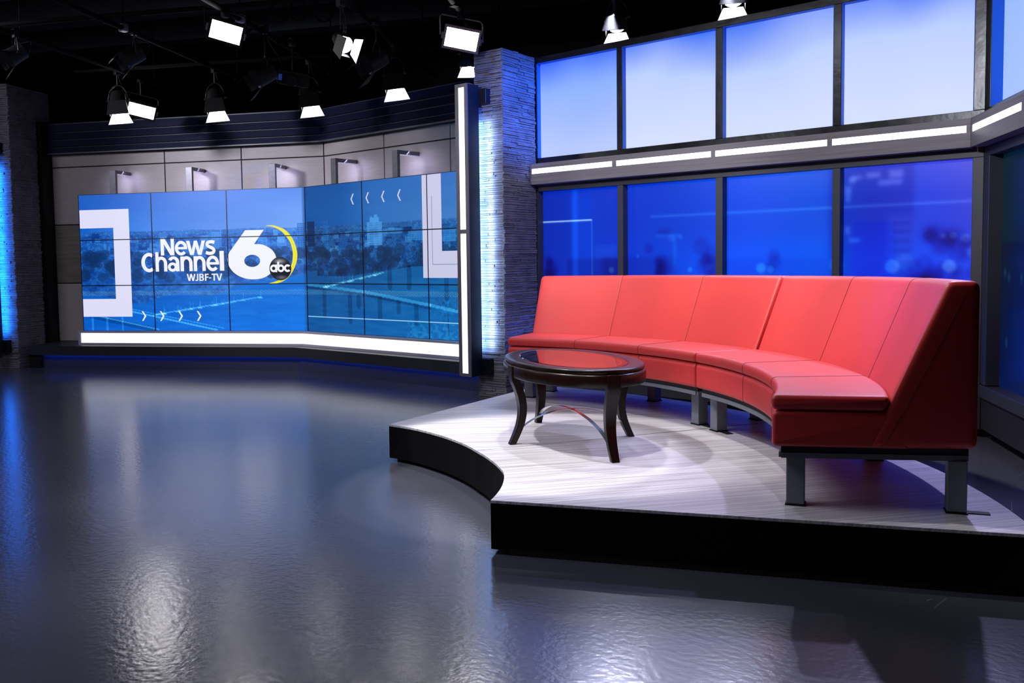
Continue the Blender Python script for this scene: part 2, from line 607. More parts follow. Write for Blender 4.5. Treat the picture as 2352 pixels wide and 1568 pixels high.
# ------------------------------------------------------------------ pictures for the screens
def vnoise(w, h, sx, sy, seed):
    r = np.random.default_rng(seed)
    gx, gy = int(w / sx) + 3, int(h / sy) + 3
    gr = r.random((gy, gx))
    x = np.arange(w) / sx
    y = np.arange(h) / sy
    xi, yi = x.astype(int), y.astype(int)
    xf, yf = x - xi, y - yi
    xf = xf * xf * (3 - 2 * xf)
    yf = (yf * yf * (3 - 2 * yf))[:, None]
    a = gr[np.ix_(yi, xi)] * (1 - xf) + gr[np.ix_(yi, xi + 1)] * xf
    b = gr[np.ix_(yi + 1, xi)] * (1 - xf) + gr[np.ix_(yi + 1, xi + 1)] * xf
    return a * (1 - yf) + b * yf


def fbm(w, h, s, seed, asp=1):
    return sum(vnoise(w, h, max(1.2, s * asp / 2 ** k), max(1.2, s / 2 ** k), seed + k) / 2 ** k for k in range(4)) / 1.875


PW, PH = .575 * 1.7765, .575
NX, NY = 128, 72
ZTOP = 2.1806


def paint_city():
    W, Hh = 6 * NX, 3 * NY
    U = (np.arange(W) + .5) / NX * PW - 3 * PW          # metres from the fold
    Z = ZTOP - (np.arange(Hh) + .5) / NY * PH
    UU, ZZ = np.meshgrid(U, Z)
    img = np.zeros((Hh, W, 3))
    right = UU > 0
    # sky
    kx = [-3.06, -2.1, -1.0, -.05, .0, .6, 1.2, 2.0, 3.06]
    top = np.array([[28, 92, 190], [46, 108, 214], [72, 128, 232], [88, 142, 240], [4, 78, 150], [4, 80, 156], [24, 96, 178], [44, 108, 188], [48, 112, 192]], float)
    bot = np.array([[12, 98, 204], [66, 132, 232], [96, 150, 240], [118, 166, 246], [2, 76, 152], [6, 82, 162], [36, 104, 182], [58, 120, 192], [58, 120, 192]], float)
    ti = np.stack([np.interp(U, kx, top[:, c]) for c in range(3)], 1)
    bi = np.stack([np.interp(U, kx, bot[:, c]) for c in range(3)], 1)
    s = np.clip((ZTOP - ZZ) / .48, 0, 1)[..., None]
    cl = (fbm(W, Hh, 26, 3, 4) - .5)[..., None] * 16
    img[:] = ti[None] * (1 - s) + bi[None] * s + cl
    # land and water base colour
    land = np.stack([np.interp(U, kx, c) for c in ([10, 26, 40, 46, 4, 6, 10, 14, 16], [74, 90, 104, 110, 58, 62, 70, 78, 82], [160, 178, 194, 202, 118, 126, 138, 146, 150])], 1)
    water = np.stack([np.interp(U, kx, c) for c in ([6, 10, 14, 16, 6, 8, 10, 14, 16], [88, 98, 108, 112, 78, 84, 90, 98, 100], [190, 200, 212, 216, 140, 150, 158, 166, 168])], 1)
    n1 = fbm(W, Hh, 9, 11, 2)
    n2 = fbm(W, Hh, 3, 21, 1.6)
    hor = 1.695 + .012 * np.interp(U, U[::40], rng.random(len(U[::40]))) + .004 * rng.random(W)
    m = ZZ < hor[None]
    tex = ((n1 - .5) * 62 + (n2 - .5) * 64)[..., None] * np.array([.5, .9, 1])
    img = np.where(m[..., None], land[None] + tex + 4, img)
    hz = m & (ZZ > hor[None] - .05)
    img = np.where(hz[..., None], img * .62 + (land[None] + 40) * .38, img)
    sp = (rng.random((Hh, W)) > .93) & m & (ZZ > 1.25)
    img[sp] += np.array([34, 44, 50])

    def rect(u0, u1, z0, z1, d, win=0):
        k = (UU > u0) & (UU < u1) & (ZZ > z0) & (ZZ < z1)
        img[k] = img[k] * .3 + (np.broadcast_to(land[None], img.shape)[k] + np.array(d) * 1.5) * .7
        if win:
            w_ = k & ((((UU - u0) / win) % 1) > .5) & ((((ZZ - z0) / (win * 1.15)) % 1) > .5)
            img[w_] -= np.array([26, 40, 42])
    # low blocks of the town
    for _ in range(150):
        u = rng.uniform(-3, 2.4)
        z = rng.uniform(1.40, 1.62)
        w_ = rng.uniform(.03, .13)
        h_ = rng.uniform(.02, .08)
        d = rng.choice([-16, 18, 34, 46])
        rect(u, u + w_, z, z + h_, (d * .8, d, d), .016 if rng.random() > .4 else 0)
    # skyscrapers
    rect(1.09, 1.34, 1.46, 1.72, (46, 62, 66), .022)
    rect(1.14, 1.29, 1.72, 1.765, (50, 64, 66))
    rect(1.21, 1.27, 1.765, 1.795, (46, 60, 64))
    rect(1.155, 1.18, 1.765, 1.785, (46, 60, 64))
    rect(.33, .42, 1.44, 1.775, (16, 30, 40), .018)
    rect(.03, .17, 1.47, 1.762, (-8, -22, -34), .02)
    rect(-.11, -.01, 1.43, 1.758, (10, 16, 18), .02)
    rect(-2.56, -2.50, 1.46, 1.64, (52, 64, 60), .016)
    rect(-1.95, -1.86, 1.45, 1.60, (24, 36, 40), .018)
    rect(-1.24, -1.10, 1.47, 1.68, (30, 40, 44), .02)
    rect(-.62, -.50, 1.44, 1.60, (26, 34, 40), .018)
    rect(1.40, 1.65, 1.58, 1.64, (34, 46, 50), .02)
    rect(1.75, 1.96, 1.50, 1.60, (26, 40, 46), .02)
    rect(.85, 1.0, 1.30, 1.36, (36, 54, 60), .02)
    rect(2.26, 2.44, 1.48, 1.60, (24, 40, 46), .018)
    rect(.6, .75, 1.40, 1.55, (10, 22, 30), .02)
    # trees
    for _ in range(260):
        u = rng.uniform(-3.05, 2.5)
        z = rng.uniform(1.12, 1.44)
        r_ = rng.uniform(.02, .075)
        k = ((UU - u) / 1.25) ** 2 + (ZZ - z) ** 2 < (r_ * (.75 + .5 * n2)) ** 2
        img[k] = img[k] * .5 + np.broadcast_to(land[None], img.shape)[k] * .28
    # river
    shore = 1.10 + .06 * np.sin(U * 1.9 + 1.2) + .03 * np.sin(U * 6)
    shore = np.where(U > .2, 1.12 + .10 * np.clip((U - .8), 0, 1), shore - .12 * np.clip(-U - .2, 0, 1) - .25 * np.clip(-U - 1.6, 0, .6))
    wv = (fbm(W, Hh, 4, 41, 7) - .5)[..., None] * 22
    img = np.where((ZZ < shore[None])[..., None], water[None] + wv + (.95 - ZZ)[..., None] * np.array([-6, 10, 26]), img)

    def stroke(pts, w_, d, a=.8, up=0):
        for (u0, z0), (u1, z1) in zip(pts[:-1], pts[1:]):
            t = np.clip(((UU - u0) * (u1 - u0) + (ZZ - z0) * (z1 - z0)) / ((u1 - u0) ** 2 + (z1 - z0) ** 2), 0, 1)
            dd = np.hypot(UU - u0 - t * (u1 - u0), ZZ - z0 - t * (z1 - z0))
            k = dd < w_
            img[k] = img[k] * (1 - a) + (img[k] + np.array(d) * 1.35) * a
    # marina with masts
    for (a, b, c, d) in ((-2.05, .66, -.6, .875), (.3, .99, 1.35, 1.16)):
        stroke([(a, b), (c, d)], .008, (44, 52, 36))
        for k in range(26):
            t = rng.random()
            u, z = a + (c - a) * t, b + (d - b) * t
            stroke([(u, z), (u + .004, z + rng.uniform(.02, .09))], .0045, (30, 36, 26), .5)
            stroke([(u - .025, z - .012), (u + .025, z - .008)], .008, (40, 46, 34), .5)
    # near bridge at the left, long bridge on the right
    stroke([(-2.95, .645), (-2.05, .47)], .03, (-6, -20, -40))
    stroke([(-2.95, .665), (-2.0, .475)], .008, (50, 60, 46))
    stroke([(-2.36, .70), (-1.2, .47)], .010, (50, 62, 44))
    stroke([(-2.36, .73), (-1.1, .49)], .006, (30, 40, 34))
    for u in (-2.93, -2.72, -2.5):
        stroke([(u, .62), (u, .47)], .014, (26, 34, 30), .7)
    stroke([(.0, 1.02), (1.01, .945), (2.06, .815), (2.5, .75)], .016, (30, 44, 40), .8)
    stroke([(.0, .985), (1.01, .91), (2.06, .78)], .012, (-6, -24, -34), .8)
    for u, z0, z1 in ((.32, .66, .93), (.78, .60, .90), (.93, .78, .88), (1.28, .66, .87), (1.85, .62, .80), (1.58, .74, .83), (1.45, 1.0, 1.2), (1.75, 1.0, 1.2), (2.3, .9, 1.1)):
        stroke([(u, z0), (u, z1)], .034, (-6, -22, -34), .7)
    # tree on the near bank
    for _ in range(70):
        u = rng.normal(2.30, .10)
        z = rng.normal(.80, .055)
        k = (UU - u) ** 2 + (ZZ - z) ** 2 < rng.uniform(.008, .022) ** 2
        img[k] += np.array([4, -12, -18]) * rng.choice([-.8, 1])
    stroke([(2.32, .5), (2.31, .74)], .008, (-8, -26, -36))
    k = (UU > 1.7) & (ZZ < .62) & (n2 > .52)
    img[k] += np.array([14, 22, 16])
    # hatched ribbon
    hb = (ZZ > .906) & (ZZ < .956) & ((((UU + ZZ * .8) / .028) % 1) < .5)
    img[hb] = img[hb] * .66 + np.array([150, 205, 235]) * .34
    return np.clip(img, 0, 255)


def attr_grid(xs, zs, img, fr, y, name, mats, parent, depth=.05, kind=None):
    """grid of points carrying a per-point colour, with a shallow box behind it"""
    nx, nz = len(xs), len(zs)
    P = np.array([fr(x, y, z) for z in zs for x in xs], float)
    org = np.array(parent['_o'] if parent is not None and '_o' in parent else (0, 0, 0))
    idx = np.arange(nx * nz).reshape(nz, nx)
    q = np.stack([idx[:-1, :-1], idx[1:, :-1], idx[1:, 1:], idx[:-1, 1:]], -1).reshape(-1, 4)
    B = np.array([fr(x, yy, z) for yy in (y, y + depth) for x, z in ((xs[0], zs[0]), (xs[-1], zs[0]), (xs[-1], zs[-1]), (xs[0], zs[-1]))])
    nb = nx * nz
    bq = np.array([(0, 1, 5, 4), (1, 2, 6, 5), (2, 3, 7, 6), (3, 0, 4, 7), (4, 5, 6, 7)]) + nb
    V = np.concatenate([P, B]) - org
    Q = np.concatenate([q, bq])
    me = bpy.data.meshes.new(name)
    me.vertices.add(len(V))
    me.vertices.foreach_set('co', V.ravel())
    me.loops.add(len(Q) * 4)
    me.loops.foreach_set('vertex_index', Q.ravel())
    me.polygons.add(len(Q))
    me.polygons.foreach_set('loop_start', np.arange(len(Q)) * 4)
    for m in mats:
        me.materials.append(m)
    mi = np.zeros(len(Q), int)
    mi[len(q):] = 1
    me.polygons.foreach_set('material_index', mi)
    a = me.color_attributes.new('picture', 'FLOAT_COLOR', 'POINT')
    c = img / 255.0
    c = np.where(c <= .04045, c / 12.92, ((c + .055) / 1.055) ** 2.4).reshape(-1, 3)
    cc = np.ones((len(V), 4))
    cc[:nb, :3] = c
    a.data.foreach_set('color', cc.ravel())
    me.update()
    me.validate()
    o = bpy.data.objects.new(name, me)
    COL.objects.link(o)
    if parent is not None:
        o.parent = parent
        o['_o'] = tuple(org)
    if kind:
        o['kind'] = kind
    return o


# ------------------------------------------------------------------ video wall
vw = thing('video_wall', (FLX, FLY, .459), 'angled wall of blue display panels showing a city view and white channel logo', 'video wall')
city = paint_city()
for col in range(6):
    fr = FL_ if col < 3 else FR_
    xa = (col - 3) * PW
    for row in range(3):
        za = ZTOP - row * PH
        sub = city[row * NY:(row + 1) * NY, col * NX:(col + 1) * NX]
        wid = PW
        if col == 5:                       # last column ends behind the light column
            keep = int(NX * .56)
            sub = sub[:, :keep]
            wid = PW * keep / NX
        xs = np.linspace(xa + .004, xa + wid - .004, sub.shape[1])
        zs = np.linspace(za - .004, za - PH + .004, NY)
        p = attr_grid(xs, zs, sub, fr, 0, 'display_panel', [M_screen, M_bezel], vw, .07)
        w_ = .0055
        mb = MB()
        mb.box(xa, xa + w_, -.005, .06, za - PH, za, fr)
        mb.box(xa + wid - w_, xa + wid, -.005, .06, za - PH, za, fr)
        mb.box(xa + w_, xa + wid - w_, -.005, .06, za - w_, za, fr)
        mb.box(xa + w_, xa + wid - w_, -.005, .06, za - PH, za - PH + w_, fr)
        mb.build('bezel', M_bezel, p)


def flat(name, poly, fr, mat, y=-.0025, holes=(), thick=.0012, label=None):
    """a flat graphic lying on the screen: outline in (u, z), with holes"""
    loops = [poly] + list(holes)
    tri = tessellate_polygon([[Vector((p[0], p[1], 0)) for p in lp] for lp in loops])
    pts = [p for lp in loops for p in lp]
    mb = MB()
    n = len(pts)
    vs = [fr(u, y, z) for u, z in pts] + [fr(u, y + thick, z) for u, z in pts]
    fs_ = [t for t in tri] + [(a + n, c + n, b + n) for a, b, c in tri]
    o = 0
    for lp in loops:
        k = len(lp)
        fs_ += [(o + i, o + (i + 1) % k, n + o + (i + 1) % k, n + o + i) for i in range(k)]
        o += k
    mb.add(vs, fs_)
    return mb.build(name, mat, vw, label=label)


def spline(pts, n=8):
    """closed Catmull-Rom"""
    out = []
    m = len(pts)
    for i in range(m):
        p0, p1, p2, p3 = [Vector(pts[(i + k) % m]) for k in (-1, 0, 1, 2)]
        for t in np.arange(n) / n:
            out.append(.5 * ((2 * p1) + (p2 - p0) * t + (2 * p0 - 5 * p1 + 4 * p2 - p3) * t * t + (3 * p1 - p0 - 3 * p2 + p3) * t ** 3))
    return [(v[0], v[1]) for v in out]


def openspline(pts, n=8):
    out = []
    for i in range(len(pts) - 1):
        p1, p2 = Vector(pts[i]), Vector(pts[i + 1])
        p0 = Vector(pts[i - 1]) if i else p1 * 2 - p2
        p3 = Vector(pts[i + 2]) if i + 2 < len(pts) else p2 * 2 - p1
        for t in np.arange(n) / n:
            out.append(.5 * ((2 * p1) + (p2 - p0) * t + (2 * p0 - 5 * p1 + 4 * p2 - p3) * t * t + (3 * p1 - p0 - 3 * p2 + p3) * t ** 3))
    out.append(Vector(pts[-1]))
    return [(v[0], v[1]) for v in out]


def circ(u, z, r, n=40, r2=None):
    return [(u + r * math.cos(2 * PI * k / n), z + (r2 or r) * math.sin(2 * PI * k / n)) for k in range(n)]


# corner brackets
flat('bracket_graphic', [(-3.055, 1.987), (-2.358, 1.987), (-2.358, .636), (-3.055, .636), (-3.055, .861), (-2.582, .861), (-2.582, 1.756), (-3.055, 1.756)], FL_, M_white)
flat('bracket_graphic', [(1.968, 2.172), (2.245, 2.172), (2.245, 1.378), (2.462, 1.378), (2.462, 1.101), (1.968, 1.101)], FR_, M_white2)
M_thin = emit('graphic_thin_line', rgb(120, 140, 180), 1)
flat('line_graphic', [(2.106, 1.95), (2.113, 1.95), (2.113, 1.245), (2.462, 1.245), (2.462, 1.238), (2.106, 1.238)], FR_, M_thin, y=-.0042, thick=.001)
M_line = emit('graphic_pale_line', rgb(150, 205, 245), 1)
flat('line_graphic', [(.01, .632), (2.46, .632), (2.46, .642), (.01, .642)], FR_, M_line)
for u in (-2.226, -1.973, -1.719, -1.466):
    flat('chevron_graphic', [(u, .704), (u + .020, .704), (u + .062, .643), (u + .020, .582), (u, .582), (u + .038, .643)], FL_, M_text)
for u in (.83, 1.085, 1.34, 1.594):
    flat('chevron_graphic', [(u + .056, 2.048), (u + .036, 2.048), (u, 1.988), (u + .036, 1.926), (u + .056, 1.926), (u + .020, 1.988)], FR_, M_white2)


def earc(cx_, cz_, rx, rz, ix, iz, a0, a1, n=22):
    """part of an elliptical ring"""
    t = [R(a0 + (a1 - a0) * k / n) for k in range(n + 1)]
    return [(cx_ + rx * math.cos(q), cz_ + rz * math.sin(q)) for q in t] + [(cx_ + ix * math.cos(q), cz_ + iz * math.sin(q)) for q in t[::-1]]


def rct(a, b, c, d):
    return [(a, c), (b, c), (b, d), (a, d)]


def thick_path(pts, w_):
    p = [Vector(q) for q in openspline(pts, 5)]
    l_, r_ = [], []
    for k in range(len(p)):
        t = (p[min(k + 1, len(p) - 1)] - p[max(k - 1, 0)]).normalized()
        nn = Vector((-t.y, t.x)) * w_ / 2
        l_.append(tuple(p[k] + nn))
        r_.append(tuple(p[k] - nn))
    return l_ + r_[::-1]


# heavy sans-serif capitals and lower case, cap height 1, (width, outlines)
GL = {
    'N': (.86, [rct(0, .21, 0, 1), rct(.65, .86, 0, 1), [(0, 1), (.25, 1), (.86, 0), (.61, 0)]]),
    'e': (.78, [earc(.39, .40, .39, .42, .20, .25, 2, 318), rct(.14, .775, .335, .465)]),
    'w': (1.2, [[(0, .81), (.215, .81), (.355, .27), (.50, .81), (.70, .81), (.845, .27), (.985, .81), (1.2, .81), (.96, 0), (.735, 0), (.60, .50), (.465, 0), (.24, 0)]]),
    's': (.68, [thick_path([(.60, .69), (.46, .725), (.32, .725), (.18, .69), (.125, .60), (.18, .50), (.34, .42), (.50, .34), (.56, .23), (.50, .12), (.34, .075), (.18, .085), (.04, .13)], .185)]),
    'C': (.84, [earc(.46, .5, .46, .53, .25, .345, 52, 308)]),
    'h': (.73, [rct(0, .2, 0, 1.06), earc(.365, .43, .365, .385, .165, .215, 0, 180), rct(.53, .73, 0, .44)]),
    'n': (.73, [rct(0, .2, 0, .80), earc(.365, .43, .365, .385, .165, .215, 0, 180), rct(.53, .73, 0, .44)]),
    'a': (.68, [rct(.48, .68, 0, .5), earc(.34, .49, .34, .325, .14, .17, 0, 152), earc(.28, .235, .28, .25, .12, .105, 0, 359.9)]),
    'l': (.24, [rct(0, .24, 0, 1.06)]),
    'W': (1.37, [[(0, 1), (.22, 1), (.38, .30), (.56, 1), (.81, 1), (.99, .30), (1.15, 1), (1.37, 1), (1.10, 0), (.86, 0), (.685, .66), (.51, 0), (.27, 0)]]),
    'J': (.42, [rct(.22, .42, .2, 1), earc(.12, .22, .30, .23, .10, .06, 270, 360), rct(-.06, .12, -.01, .16)]),
    'B': (.72, [rct(0, .2, 0, 1), earc(.36, .735, .32, .265, .13, .115, -90, 90), earc(.38, .275, .34, .275, .14, .125, -90, 90), rct(.1, .37, .85, 1), rct(.1, .37, .0, .15), rct(.1, .37, .47, .61)]),
    'F': (.56, [rct(0, .2, 0, 1), rct(.1, .56, .84, 1), rct(.1, .53, .44, .59)]),
    '-': (.34, [rct(0, .34, .33, .47)]),
    'T': (.80, [rct(.30, .50, 0, 1), rct(0, .80, .84, 1)]),
    'V': (.92, [[(0, 1), (.22, 1), (.46, .27), (.70, 1), (.92, 1), (.58, 0), (.34, 0)]]),
}


def text_part(glyphs, u0, z0, cap, mat):
    mb = MB()
    for ch, x_, w_ in glyphs:
        gw, polys = GL[ch]
        for i_, poly in enumerate(polys):
            pts = [(u0 + (x_ + p[0] * w_ / gw) * cap, z0 + p[1] * cap) for p in poly]
            n_ = len(pts)
            yy = -.003 - .00012 * i_
            tri = tessellate_polygon([[Vector((p[0], p[1], 0)) for p in pts]])
            mb.add([FL_(p[0], yy, p[1]) for p in pts] + [FL_(p[0], yy + .0012, p[1]) for p in pts],
                   list(tri) + [(a + n_, c + n_, b + n_) for a, b, c in tri] + [(k, (k + 1) % n_, n_ + (k + 1) % n_, n_ + k) for k in range(n_)])
    return mb.build('lettering', mat, vw)


text_part([('N', 0, .86), ('e', .908, .78), ('w', 1.62, 1.2), ('s', 2.81, .67)], -1.930, 1.397, .2155, M_text)
text_part([('C', 0, .86), ('h', .865, .70), ('a', 1.60, .70), ('n', 2.37, .72), ('n', 3.16, .70), ('e', 3.91, .75), ('l', 4.70, .25)], -2.205, 1.198, .2235 * 1.02, M_text)
text_part([('W', 0, 1.37), ('J', 1.42, .38), ('B', 1.97, .74), ('F', 2.86, .58), ('-', 3.50, .33), ('T', 3.90, .80), ('V', 4.63, .93)], -1.585, 1.077, .0925 * .93, M_text)
six = [(-.785, 1.684), (-.54, 1.684), (-.669, 1.517)] + openspline([(-.66, 1.512), (-.60, 1.512), (-.524, 1.492), (-.44, 1.44), (-.395, 1.37), (-.39, 1.30), (-.415, 1.225), (-.477, 1.149), (-.58, 1.10), (-.712, 1.088), (-.84, 1.112), (-.945, 1.169), (-1.01, 1.25), (-1.031, 1.333), (-1.01, 1.405), (-.964, 1.467), (-.87, 1.58)], 6)
flat('numeral_six', six, FL_, M_text, y=-.003, holes=[circ(-.703, 1.312, .105, 36, .074)])
outer = openspline([(-.517, 1.733), (-.45, 1.736), (-.387, 1.728), (-.273, 1.683), (-.205, 1.62), (-.150, 1.53), (-.118, 1.42), (-.118, 1.33), (-.143, 1.25), (-.185, 1.17), (-.24, 1.105), (-.31, 1.06), (-.394, 1.036), (-.503, 1.033)], 6)
inner = openspline([(-.42, 1.055), (-.36, 1.075), (-.30, 1.11), (-.25, 1.155), (-.215, 1.21), (-.186, 1.28), (-.173, 1.36), (-.176, 1.43), (-.206, 1.533), (-.289, 1.641), (-.36, 1.69), (-.43, 1.72)], 6)
flat('crescent_graphic', outer + inner, FL_, M_yellow, y=-.0026)
# round emblem: dark glossy ball with pale rim, lettered
BU, BZ, BR = -.338, 1.213, .142
flat('emblem_rim', circ(BU, BZ, BR, 48), FL_, emit('emblem_rim_grey', rgb(44, 50, 70), 1), y=-.0034)
vs, fs_, cs = [], [], []
for i in range(13):
    for k in range(40):
        r_ = BR * .965 * i / 12
        u, z = BU + r_ * math.cos(2 * PI * k / 40), BZ + r_ * math.sin(2 * PI * k / 40)
        vs.append(FL_(u, -.0046, z))
        dx, dz = (u - BU) / BR, (z - BZ) / BR
        hi = max(0, 1 - math.hypot((dx + .05) / .8, (dz - .62) / .34)) * 170 + max(0, 1 - math.hypot((dx - .1) / .75, (dz + .75) / .25)) * 110
        cs.append((8 + hi, 9 + hi, 14 + hi * 1.05))
for i in range(12):
    for k in range(40):
        fs_.append((i * 40 + k, i * 40 + (k + 1) % 40, (i + 1) * 40 + (k + 1) % 40, (i + 1) * 40 + k))
ball = MB().add(vs, fs_).build('emblem_ball', M_screen, vw)
at = ball.data.color_attributes.new('picture', 'FLOAT_COLOR', 'POINT')
for i, c in enumerate(cs):
    at.data[i].color = (lin(c[0]), lin(c[1]), lin(min(255, c[2])), 1)


def ring(u, z, ro, ri, a0=0, a1=360, n=36):
    o_ = [(u + ro * math.cos(R(a0 + (a1 - a0) * k / n)), z + ro * math.sin(R(a0 + (a1 - a0) * k / n))) for k in range(n + 1)]
    i_ = [(u + ri * math.cos(R(a1 - (a1 - a0) * k / n)), z + ri * math.sin(R(a1 - (a1 - a0) * k / n))) for k in range(n + 1)]
    return o_ + i_


ro, ri = .046, .021
zb_ = 1.171 + ro
for u, a0, a1 in ((-.424, 0, 359.9), (-.330, 0, 359.9), (-.244, 42, 318)):
    flat('emblem_lettering', ring(u, zb_, ro, ri, a0, a1), FL_, M_text, y=-.0056, thick=.0008)
flat('emblem_lettering', [(-.403, 1.171), (-.378, 1.171), (-.378, 1.263), (-.403, 1.263)], FL_, M_text, y=-.0058, thick=.0008)
flat('emblem_lettering', [(-.376, 1.195), (-.351, 1.195), (-.351, 1.295), (-.376, 1.295)], FL_, M_text, y=-.0058, thick=.0008)

# ------------------------------------------------------------------ wall lights above the video wall
sc_lab = ['grey angled wall light above the bracket at the left end of the video wall',
          'angled wall light with shiny bright post, second from left above video wall',
          'grey angled wall light directly above the big numeral six on the screens',
          'grey angled wall light just right of the fold in the video wall',
          'grey angled wall light above video wall nearest the white light column']
for (fr, x, kx), lab in zip(((FL_, -2.60, 0), (FL_, -1.541, 0), (FL_, -.436, 0), (FR_, .475, 0), (FR_, 1.512, 0)), sc_lab):
    o_ = fr(x, .39, 2.1)
    t = thing('wall_light', o_, lab, 'wall light', 'wall lights above the video wall')
    w_ = .043
    MB().box(x - w_, x + w_, .05, .09, 2.0, 2.48, fr).build('post', M_sconce, t, bevel=.003)
    MB().box(x - w_, x + w_, .09, .388, 2.437, 2.48, fr).build('arm', M_sconce, t, bevel=.003)
    MB().box(x - .03, x + .03, .12, .37, 2.434, 2.437, fr).build('light_strip', M_dimstrip, t)
    p = fr(x, .17, 2.425)
    lp = lamp('wall_light_lamp', 'AREA', p, fr(x, .41, 2.16), 1.8, (.70, .68, 1), .10, .16)
    lp.parent = t
    lp.location = Vector(p) - Vector(o_)


# ------------------------------------------------------------------ stone pillars
def pillar(name, ox, oy, ang, wx, wy, h, label):
    t = thing(name, (ox, oy, 0), label, 'pillar', 'stacked-stone pillars of the set')
    fr = frame(ox, oy, ang)
    MB().box(.012, wx - .012, .012, wy - .012, 0, h - .004, fr).build('core', M_stone, t)
    mb = MB()
    faces = [(lambda a, d, z: fr(a, -d, z), wx), (lambda a, d, z: fr(wx + d, a, z), wy), (lambda a, d, z: fr(a, wy + d, z), wx), (lambda a, d, z: fr(-d, a, z), wy)]
    for pt, w_ in faces:
        z = 0
        while z < h - .01:
            hh = min(random.choice((.014, .018, .022, .026)), h - z)
            a = -.004
            while a < w_:
                l_ = random.uniform(.07, .30)
                b = min(a + l_, w_ + .004)
                if w_ - b < .05:
                    b = w_ + .004
                d = random.uniform(0, .016)
                d2 = d + random.uniform(-.005, .005)
                g_ = .0009
                vs = [pt(a + g_, -.013, z + g_), pt(b - g_, -.013, z + g_), pt(b - g_, -.013, z + hh - g_), pt(a + g_, -.013, z + hh - g_),
                      pt(a + g_, d, z + g_ + random.uniform(0, .004)), pt(b - g_, d2, z + g_ + random.uniform(0, .004)),
                      pt(b - g_, d2 + random.uniform(-.004, .002), z + hh - g_), pt(a + g_, d + random.uniform(-.004, .002), z + hh - g_)]
                mb.add(vs, [(4, 5, 6, 7), (0, 1, 5, 4), (1, 2, 6, 5), (2, 3, 7, 6), (3, 0, 4, 7)])
                a = b
            z += hh
    o = mb.build('ledgestone_courses', M_stone, t, kind='stuff')
    return t


pillar('stone_pillar', -5.598, 6.367, R(5.5), .297, .54, 3.19, 'tall stacked-stone pillar with blue-lit face beside the red sofa')
pillar('stone_pillar', -12.09, 4.50, R(29.5), .285, .76, 3.56, 'dark stacked-stone pillar at the far left with bright blue face')

# ------------------------------------------------------------------ light columns
def light_column(x0, x1, y0, y1, yp, fr, label, org, strips=True, xr=None):
    t = thing('light_column', org, label, 'light column', 'light columns in front of the pillars')
    xr = xr or x1
    MB().box(x0, x1, y0 + .012, y1, .207, 2.874, fr).build('column_body', M_navydk, t, bevel=.002)
    z = [.207, .238, 1.522, 1.561, 2.842, 2.874]
    sx0, sx1 = x0 + .042, x1 - .034
    mb = MB()
    mb.box(x0, sx0, y0, y0 + .012, z[0], z[5], fr)
    mb.box(sx1, x1, y0, y0 + .012, z[0], z[5], fr)
    for a, b in ((0, 1), (2, 3), (4, 5)):
        mb.box(sx0, sx1, y0, y0 + .012, z[a], z[b], fr)
    mb.build('face_trim', M_colframe if strips else M_black, t)
    if strips:
        for a, b in ((1, 2), (3, 4)):
            MB().box(sx0, sx1, y0 + .003, y0 + .012, z[a], z[b], fr).build('light_strip', M_strip_col, t, label='glowing white light strip')
    for za, zb in ((.207, .363), (2.703, 2.836)):
        MB().box(x0 + .01, xr, y1, yp, za, zb, fr).build('arm', M_navydk, t, bevel=.002)
    MB().box(x0 + .03, x1 - .03, y1, y1 + .006, .42, 2.66, fr).build('blue_led_strip', M_blueled, t, label='blue light strip on the rear')
    return t


cr = light_column(-5.657, -5.511, 6.148, 6.31, 6.372, lambda x, y, z: (x, y, z),
                  'tall light column with two glowing white strips in front of the stone pillar', (-5.58, 6.2, .207), xr=-5.425)
lp = lamp('column_glow', 'AREA', (-5.56, 6.318, 1.5), (-5.5, 6.6, 1.5), 20, (.22, .5, 1), .10, 2.1)
lp.rotation_euler = (R(90), 0, 0)
lp = lamp('column_glow', 'AREA', (-5.44, 6.33, 1.5), (-5.4, 6.6, 1.5), 8, (.4, .62, 1), .05, 2.1)
lp.rotation_euler = (R(90), 0, 0)
fcl = frame(-12.09, 4.50, R(29.5))
light_column(-.02, .125, -.235, -.08, -.012, fcl, 'black light column edge at the extreme left in front of the dark pillar', fcl(.05, -.15, .207), strips=False, xr=.19)
lp = lamp('column_glow', 'AREA', fcl(.10, -.07, 1.5), fcl(.10, .5, 1.5), 26, (.01, .2, 1), .12, 2.1)
lp.rotation_euler = (R(90), 0, R(29.5))

# ------------------------------------------------------------------ window wall
YF = 6.95
IDF = lambda x, y, z: (x, y, z)
wr = thing('wall_right', (-1.5365, YF, 0), kind='structure')
open_x = [(-5.333, -4.441), (-4.385, -3.496), (-3.434, -2.548), (-2.490, -1.606)]
mull = [(-5.40, -5.333), (-4.441, -4.385), (-3.496, -3.434), (-2.548, -2.490), (-1.606, -1.5365)]
for a, b in mull:
    MB().box(a, b, YF, YF + .12, 2.242, 3.133).build('upper_mullion', M_frameblk, wr, bevel=.003)
    MB().box(a, b, YF, YF + .12, .38, 1.925).build('lower_mullion', M_frame, wr, bevel=.003)
MB().box(-5.40, -1.5365, YF, YF + .12, 3.133, 3.19).build('top_rail', M_frameblk, wr, bevel=.003)
MB().box(-5.40, -1.5365, YF, YF + .12, 2.17, 2.242).build('middle_rail', M_frameblk, wr, bevel=.003)
MB().box(-5.40, -1.5365, YF, YF + .12, 1.925, 2.0).build('lower_rail', M_frame, wr, bevel=.003)
MB().box(-5.40, -1.5365, YF, YF + .12, .30, .38).build('sill_rail', M_frame, wr, bevel=.003)
MB().box(-5.40, -1.5365, YF + .02, YF + .12, .06, .30).build('base_panel', M_plinth, wr)
MB().box(-5.40, -1.48, YF + .10, YF + .2, 0, .06).build('toe_kick', M_black, wr)
